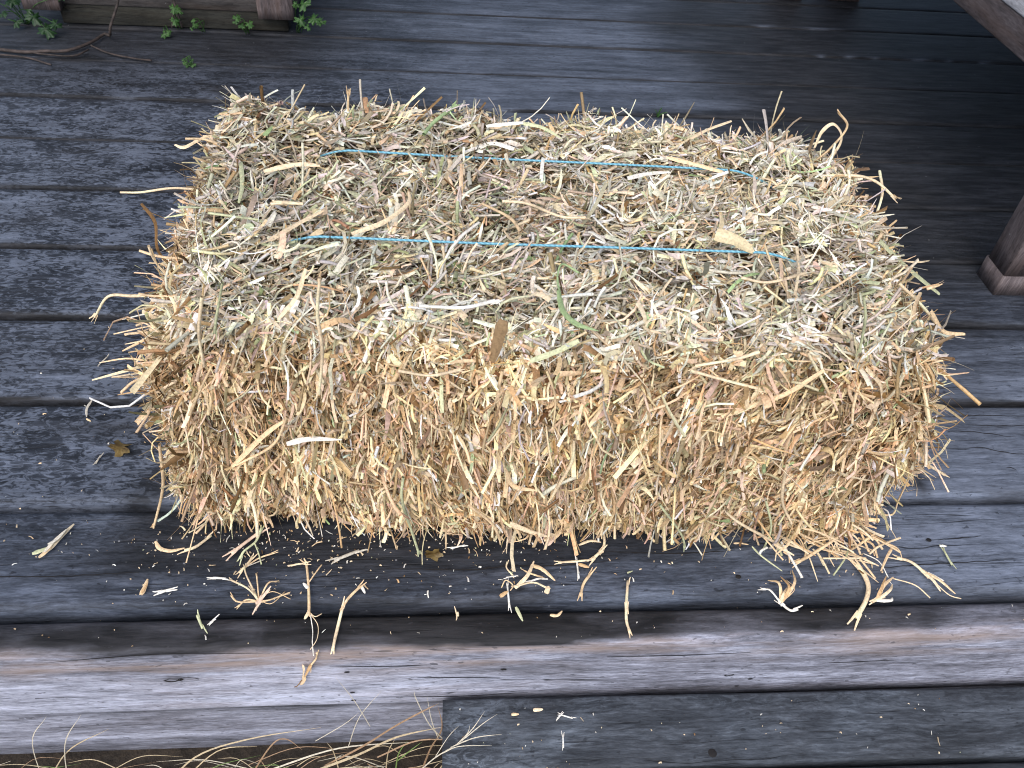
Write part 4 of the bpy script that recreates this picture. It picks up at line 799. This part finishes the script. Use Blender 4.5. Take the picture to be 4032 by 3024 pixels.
loose('loose_straw', 'grey green split stalk leaning from the bale edge above the root tuft', [('t', 'pink', .0026, [(-.198, .463, .004), (-.187, .473, .006), (-.173, .485, .009)]), ('t', 'palegreen', .0018, [(-.172, .487, .012), (-.176, .474, .008), (-.186, .464, .006), (-.189, .457, .003)]), ('f', 'palegreen', .0007, [(-.177, .472, .008), (-.172, .462, .005), (-.168, .451, .003)])], seed=32)
loose('straw_stub', 'pale straw leading down to the root tuft', [('t', 'cream', .0018, w3([(-.177, .460), (-.187, .442)]))], seed=33)
loose('loose_straw', 'narrow tan straw slanting beside the pale straw above the root tuft', [('t', 'tan', .0013, w3([(-.183, .448), (-.172, .458), (-.158, .464)])), ('f', 'grey', .0006, w3([(-.182, .449), (-.166, .457)]))], seed=34)
loose('straw_stub', 'flat cream chip on the splintered ledge of the rim board, longest of three', [('r', 'palegreen', .0020, [(.073, .404, -.0035), (.079, .3905, -.0060)])], seed=35)
loose('straw_stub', 'tan crescent chip on the splintered ledge, rightmost of three', [('r', 'tan', .0018, [(.105, .396, -.0055), (.112, .3955, -.0058), (.117, .3995, -.0045)])], seed=36)
loose('straw_stub', 'tiny square pale chip on the ledge, leftmost of three', [('t', 'cream', .0018, [(.018, .4005, -.0045), (.0185, .3965, -.0052)])], seed=37)
loose('straw_stub', 'white chip on the dark board by the left of the straw knot', [('t', 'white', .0014, w3([(.012, .4665), (.026, .470)]))], seed=38)
loose('folded_leaf', 'folded tan straw leaf lying under the bale edge, left of the elbowed straw', [('r', 'tan', .0034, [(.105, .474, .004), (.116, .476, .006), (.128, .488, .010)]), ('r', 'pink', .0030, [(.108, .468, .004), (.117, .476, .007)]), ('r', 'cream', .0016, [(.140, .468, .003), (.152, .472, .004), (.163, .471, .003)])], 'leaf', 39)

# dead leaves
def dead_leaf(loc_, size, label, seed, shape='star', rz=0.0):
    rr = np.random.default_rng(seed); mb = MB(); n = 26; a = np.linspace(0, 2 * np.pi, n, endpoint=False)
    rad = size * (.55 + .35 * np.abs(np.cos(2.5 * a)) ** 1.2 + .12 * rr.normal(0, 1, n)); ex = 1.5 if shape == 'star' else 1.0
    V = [(0, 0, size * .18)]
    for f_ in (.5, 1.0): V += [(ex * rad[j] * f_ * math.cos(a[j]), rad[j] * f_ * math.sin(a[j]), size * (.16 + .22 * f_ * math.sin(2 * a[j] + 1) + .10 * rr.normal() * f_)) for j in range(n)]
    V = np.array(V); V[:, 2] = V[:, 2] - V[:, 2].min()
    t = [(0, 1 + j, 1 + (j + 1) % n) for j in range(n)]; q = [(1 + j, 1 + n + j, 1 + n + (j + 1) % n, 1 + (j + 1) % n) for j in range(n)]
    mb.add(V, q, t); o = mb.build('dead_leaf', M['dead_leaf']); o.location = loc_; o.rotation_euler = (0, 0, rz); return tag(o, label, 'leaf')
dead_leaf((-.336, .597, .001), .011, 'small withered yellow leaf on the deck beside the left end of the bale', 2, rz=-.6)
dead_leaf((-.005, .459, .001), .0075, 'crumpled brown leaf scrap on the dark board below the bale, left of centre', 5)

# chaff: uncountable specks fallen from the bale
rr = np.random.default_rng(88); mb = MB()
nC = 750
for i in range(nC):
    u = rr.random()
    if u < .55: x, y = rr.normal(-.10, .13), .492 - abs(rr.normal(0, .032))
    elif u < .82: x, y = rr.uniform(-.30, .50), rr.uniform(.41, .50)
    elif u < .90: x, y = rr.uniform(-.45, .6), rr.uniform(.37, .401)
    elif u < .96: x, y = rr.uniform(.02, .55), rr.uniform(.29, .350)
    else: x, y = rr.uniform(-.46, -.26), rr.uniform(.5, .8)
    z = .0006 if y > .405 else (-.0055 if y > .369 else -.0997)
    if .363 < y < .372 or .400 < y < .408: continue
    L = min(.011, rr.lognormal(math.log(.0015), .65)); a = rr.uniform(0, 6.28); wd = min(L * .4, rr.uniform(.0003, .0009))
    col = np.array(PAL[['cream', 'white', 'tan', 'amber', 'brown', 'palegreen'][rr.choice(6, p=[.32, .34, .18, .06, .06, .04])]]) * rr.uniform(.6, 1.1)
    dx, dy = math.cos(a) * L / 2, math.sin(a) * L / 2; h = rr.uniform(.0002, .0012)
    ribbon(mb, [(x - dx, y - dy, z + h * .3), (x + dy * .15, y - dx * .15, z + h + .0003), (x + dx, y + dy, z + .0002)], wd, np.clip(col, .02, .9), face=(rr.normal(0, .4), rr.normal(0, .4), 1))
tag(mb.build('chaff', M['straw']), kind='stuff')

# ================================================================ PLANTS
def leaf_blade(mb, ctr, size, up, rot, seed):
    """a round leaf with toothed lobes, like a young buttercup or cranesbill"""
    rr = np.random.default_rng(seed); up = Vector(up).normalized(); ref = Vector((math.cos(rot), math.sin(rot), 0)); s = (ref - up * ref.dot(up)).normalized(); b = up.cross(s)
    n = 44; a = np.linspace(-2.75, 2.75, n)
    lob = np.abs(np.cos(1.36 * a)) ** .55; teeth = .80 + .20 * np.cos(9.5 * a + rr.uniform(-.3, .3)) 
    rad = size * (.25 + .75 * lob * teeth) * (1 - .10 * np.abs(a) / 2.75)
    V = [np.array(ctr)]
    for f_ in (.45, .8, 1.0):
        for j in range(n):
            x, y = rad[j] * f_ * math.cos(a[j]), rad[j] * f_ * math.sin(a[j]); z = size * (.12 * f_ * math.cos(4.1 * a[j]) - .28 * f_ * f_ + .03 * rr.normal())
            V.append(np.array(ctr) + np.array(s) * x + np.array(b) * y + np.array(up) * z)
    t = [(0, 1 + j, 2 + j) for j in range(n - 1)]; q = []
    for k_ in range(2): q += [(1 + k_ * n + j, 1 + (k_ + 1) * n + j, 2 + (k_ + 1) * n + j, 2 + k_ * n + j) for j in range(n - 1)]
    mb.add(V, q, t)
def plant(name, base, leaves, label, mat='leaf', seed=1):
    p = tag(empty(name, base), label, 'plant', 'wild green seedlings'); B = Vector(base)
    for j, (x, y, z, size) in enumerate(leaves):
        rr = np.random.default_rng(seed * 17 + j); c_ = Vector((x, y, z)) - B
        mid = c_ * .5 + Vector((rr.normal(0, .006), rr.normal(0, .006), .012))
        mb = MB(); lathe_ring(mb, spline([(rr.normal(0, .003), rr.normal(0, .003), 0), mid, c_], 6), .0008, 5); st_ = mb.build('stem', M['leaf'], p)
        mb = MB(); leaf_blade(mb, tuple(c_), size, (rr.normal(0, .25), -.55 + rr.normal(0, .2), .8), -1.57 + rr.normal(0, .9), seed * 100 + j); mb.build('leaf', M[mat], p)
plant('wild_seedling', (-.283, 1.700, 0), [(-.262, 1.66, .072, .017), (-.276, 1.672, .066, .012), (-.271, 1.66, .041, .015), (-.243, 1.662, .044, .016), (-.232, 1.665, .038, .012), (-.258, 1.655, .030, .009)], 'leafy green weed growing by the right corner post of the planter', seed=1)
plant('wild_seedling', (-.515, 1.690, 0), [(-.507, 1.664, .052, .0135), (-.498, 1.664, .047, .009), (-.509, 1.66, .030, .0125)], 'green weed with two leaves one above the other on the mossy base board', seed=2)
plant('wild_seedling', (-.527, 1.672, 0), [(-.529, 1.645, .010, .0115), (-.522, 1.648, .013, .008)], 'low green leaf on the deck below the two-leaved weed', seed=3)
plant('wild_seedling', (-.470, 1.684, 0), [(-.472, 1.660, .024, .0095), (-.477, 1.664, .030, .0075), (-.483, 1.668, .012, .0045)], 'tiny green weed against the base board, between two larger ones', seed=4)
plant('wild_seedling', (-.380, 1.682, 0), [(-.392, 1.660, .041, .0115), (-.370, 1.660, .030, .0125), (-.386, 1.661, .025, .009), (-.396, 1.662, .032, .008)], 'bright green weed clump below the panel near the right corner post', seed=5)
plant('wild_seedling', (-.460, 1.5305, -.004), [(-.469, 1.530, .006, .0065), (-.460, 1.524, .005, .0055), (-.452, 1.522, .006, .0065), (-.463, 1.521, .004, .005), (-.472, 1.538, .007, .004)], 'tiny green seedling sprouting alone from a deck board gap', seed=6)
plant('wild_seedling', (-.800, 1.69, 0), [(-.742, 1.630, .016, .022), (-.725, 1.64, .022, .014), (-.766, 1.65, .030, .020), (-.780, 1.668, .036, .012), (-.800, 1.66, .055, .017), (-.815, 1.65, .075, .018), (-.806, 1.66, .015, .014), (-.826, 1.66, .03, .013), (-.71, 1.665, .065, .015), (-.84, 1.67, .05, .016), (-.79, 1.66, .09, .016)], 'large dark leafed weed in the shade at the left corner of the planter', 'shade_leaf', 7)
plant('grass_sprout', (.395, 1.395, -.003), [], 'single tiny green grass sprout in the far board gap', seed=8)
gs = [o for o in C.objects if o.name.startswith('grass_sprout')][0]; gs['group'] = 'grass sprouts'
for j, (dx, h) in enumerate(((-.006, .016), (.003, .020), (.012, .012))):
    mb = MB(); P = spline([(0, 0, 0), (dx * .5, -.002, h * .6), (dx * 1.3, -.004, h)], 5); b = MB(); ribbon(b, P, .0014, (.3, .4, .2)); b.build('blade', M['leaf'], gs)

# dry vine coming down from the planter and along the deck
mb = MB(); P = spline([(-.575, 1.668, .16), (-.590, 1.655, .10), (-.604, 1.640, .060), (-.6145, 1.612, .034), (-.623, 1.618, .014), (-.641, 1.640, .006), (-.655, 1.600, .006), (-.684, 1.562, .006), (-.722, 1.553, .007), (-.760, 1.549, .006), (-.83, 1.563, .006), (-.95, 1.60, .006)], 8); n_ = len(P)
lathe_ring(mb, P, np.linspace(.0022, .0034, n_), 8); vine = mb.build('vine', M['stem'])
tag(vine, 'bare brown vine stem bending from the planter down onto the deck', 'vine')
for pts, lb in (([(-.86, 1.535, .005), (-.793, 1.534, .006), (-.742, 1.525, .006), (-.694, 1.500, .006)], 'brown twig on the deck at far left, nearest the viewer'), ([(-.650, 1.572, .005), (-.667, 1.541, .006), (-.712, 1.541, .006), (-.75, 1.55, .006)], 'thin curled twig lying below the bend of the vine'), ([(-.652, 1.590, .005), (-.610, 1.559, .005), (-.561, 1.543, .004), (-.53, 1.5395, .003)], 'thin brown twig running right from the vine along a board gap')):
    mb = MB(); lathe_ring(mb, spline(pts, 8),   .0016, 7); tag(mb.build('twig', M['stem']), lb, 'twig', 'dry twigs by the planter')
mb = MB(); P = spline([(-.505, 1.676, .30), (-.508, 1.676, .12), (-.509, 1.674, .075), (-.506, 1.672, .045), (-.502, 1.672, .012)], 6); lathe_ring(mb, P, .0022, 6); lathe_ring(mb, spline([(-.508, 1.674, .060), (-.514, 1.672, .035), (-.522, 1.672, .010)], 5), .0014, 6)
tag(mb.build('vine', M['stem']), 'dark dead vine hanging down the middle of the planter panel', 'vine')

# unseen leaves added above the planter to block light from behind
mb = MB(); rr = np.random.default_rng(4)
for i in range(170): leaf_blade(mb, (rr.uniform(-.80, -.27), rr.uniform(1.66, 2.15), .42 + abs(rr.normal(0, .16))), rr.uniform(.018, .035), (rr.normal(0, .5), rr.normal(-.2, .5), 1), rr.uniform(0, 6.28), i)
tag(mb.build('added_foliage', M['shade_leaf']), kind='stuff')

# ================================================================ DRY GRASS AT THE FOOT OF THE DECK
PAL.update(hay=(.50, .40, .25), haypale=(.60, .54, .42), hayred=(.34, .22, .13), haygreen=(.16, .24, .07))
def blade(mb, pts, wd, col): ribbon(mb, spline(pts, 6), wd * .58, np.array(PAL[col]), face=(0, -.5, .8), fold=.3, pointed=(.1, .95))
# ground-hugging thatch
rr = np.random.default_rng(12); mb = MB()
for i in range(620):
    x, y = rr.uniform(-.75, .03), rr.uniform(.20, .352); a = rr.normal(0, .55) + (np.pi if rr.random() < .5 else 0); L = rr.uniform(.03, .12); h = rr.uniform(.0, .02)
    dx, dy = math.cos(a) * L, math.sin(a) * L * .5
    z = GROUND_Z + .004 + h * .6
    p = [(x, y, z), (x + dx * .5, min(.355, y + dy * .5), z + h * 1.4), (x + dx, min(.357, y + dy), z + h * .5)]
    blade(mb, p, rr.uniform(.00035, .0008), ['hay', 'haypale', 'hayred', 'haygreen'][rr.choice(4, p=[.45, .3, .18, .07])])
tag(mb.build('dry_grass', M['straw']), kind='stuff')
def tuft(name, base, blades, label, cat='grass'):
    p = tag(empty(name, base), label, cat, 'dry grass tufts'); b0 = np.array(base)
    for col, wd, pts in blades:
        mb = MB(); blade(mb, [np.array(q) - b0 for q in pts], wd, col); mb.build('blade', M['straw'], p)
rr = np.random.default_rng(31)
bl = []
for i in range(16):
    x = -.47 + rr.normal(0, .035); y = .325 + rr.normal(0, .014); L = rr.uniform(.06, .16); a = rr.normal(.35, .75)
    bl.append((['hay', 'haypale', 'hayred'][rr.choice(3, p=[.5, .3, .2])], rr.uniform(.0006, .0013), [(x, y, GROUND_Z), (x + .25 * L * math.sin(a), y - .005, GROUND_Z + .45 * L), (x + .8 * L * math.sin(a), y - .02 + rr.normal(0, .01), GROUND_Z + .9 * L * math.cos(a * .7))]))
bl += [('haypale', .0009, [(-.395, .330, -.225), (-.370, .330, -.10), (-.345, .335, -.055)]), ('haypale', .0010, [(-.375, .332, -.225), (-.345, .332, -.11), (-.318, .338, -.06)]), ('hay', .0011, [(-.40, .33, -.225), (-.350, .333, -.13), (-.300, .335, -.085)])]
tuft('grass_tuft', (-.46, .325, GROUND_Z), bl, 'dry straw coloured grass tuft at the bottom left corner against the deck front')
bl = [('hay', .0014, [(-.285, .325, -.225), (-.24, .338, -.165), (-.185, .345, -.142), (-.115, .350, -.132)]), ('hayred', .0012, [(-.20, .33, -.225), (-.165, .340, -.15), (-.150, .345, -.145), (-.135, .34, -.16)]), ('hay', .0010, [(-.27, .33, -.225), (-.22, .343, -.165), (-.18, .345, -.16)]),
      ('haypale', .0013, [(-.17, .335, -.195), (-.10, .345, -.172), (-.02, .348, -.170)]), ('hay', .0010, [(-.10, .33, -.225), (-.103, .335, -.16), (-.108, .335, -.13)]), ('haypale', .0016, [(-.075, .325, -.225), (-.068, .325, -.165)]), ('hay', .0010, [(-.055, .33, -.225), (-.050, .335, -.165), (-.042, .335, -.13)])]
tuft('grass_tuft', (-.2, .33, GROUND_Z), bl, 'low arching dry grass blades along the foot of the deck, middle of the three tufts')
bl = [('hay', .0019, [(-.125, .330, -.19), (-.08, .335, -.165), (-.04, .335, -.125), (.003, .335, -.105)]), ('hayred', .0015, [(-.115, .335, -.19), (-.075, .337, -.15), (-.04, .338, -.105), (-.01, .340, -.075), (.001, .345, -.075)]), ('hayred', .0013, [(-.06, .33, -.16), (-.02, .335, -.135), (.02, .33, -.125)]), ('haygreen', .0012, [(-.045, .33, -.225), (-.040, .335, -.17), (-.030, .337, -.14)]), ('haygreen', .0010, [(-.04, .33, -.17), (-.028, .333, -.155), (-.015, .336, -.14)]),
      ('haypale', .0009, [(.006, .335, -.135), (-.008, .338, -.105), (-.020, .343, -.060), (-.022, .345, -.045)]), ('haypale', .0008, [(.001, .335, -.135), (-.006, .340, -.100), (-.010, .343, -.055)]), ('haypale', .0007, [(-.09, .34, -.16), (-.075, .345, -.10), (-.052, .350, -.055)]), ('haypale', .0006, [(-.065, .34, -.11), (-.077, .345, -.065), (-.092, .35, -.025)]), ('haypale', .0006, [(-.12, .34, -.14), (-.09, .343, -.11), (-.075, .345, -.09)]),
      ('hayred', .0014, [(-.02, .33, -.225), (-.008, .335, -.16), (.004, .338, -.115), (.0, .345, -.08)]), ('hay', .0012, [(-.01, .32, -.225), (.002, .32, -.17), (.010, .32, -.15)])]
tuft('grass_tuft', (-.03, .33, GROUND_Z), bl, 'dry reddish grass tuft beside the left end of the wooden step')
# a branched seed head leaning over the step
p = tag(empty('grass_seed_head', (.0, .30, -0.141)), 'thin pale branching grass seed head reaching across the step corner', 'grass'); b0 = np.array((.0, .30, -0.141))
for pts, wd in (([(-.03, .30, -0.151), (-.005, .305, -0.106), (.018, .312, -0.089), (.042, .326, -0.079), (.056, .334, -0.077)], .0009), ([(.012, .310, -0.091), (.035, .315, -0.083), (.060, .3165, -0.081)], .0008), ([(.018, .312, -0.089), (.032, .322, -0.081), (.044, .336, -0.075)], .0008), ([(.004, .307, -0.097), (.020, .309, -0.087), (.050, .308, -0.085)], .0007), ([(.020, .313, -0.088), (.028, .320, -0.083), (.030, .326, -0.081)], .0005), ([(-.002, .306, -0.101), (.010, .318, -0.086), (.020, .326, -0.081)], .0005)):
    mb = MB(); blade(mb, [np.array(q) - b0 for q in pts], wd, 'haypale'); mb.build('stem', M['straw'], p)
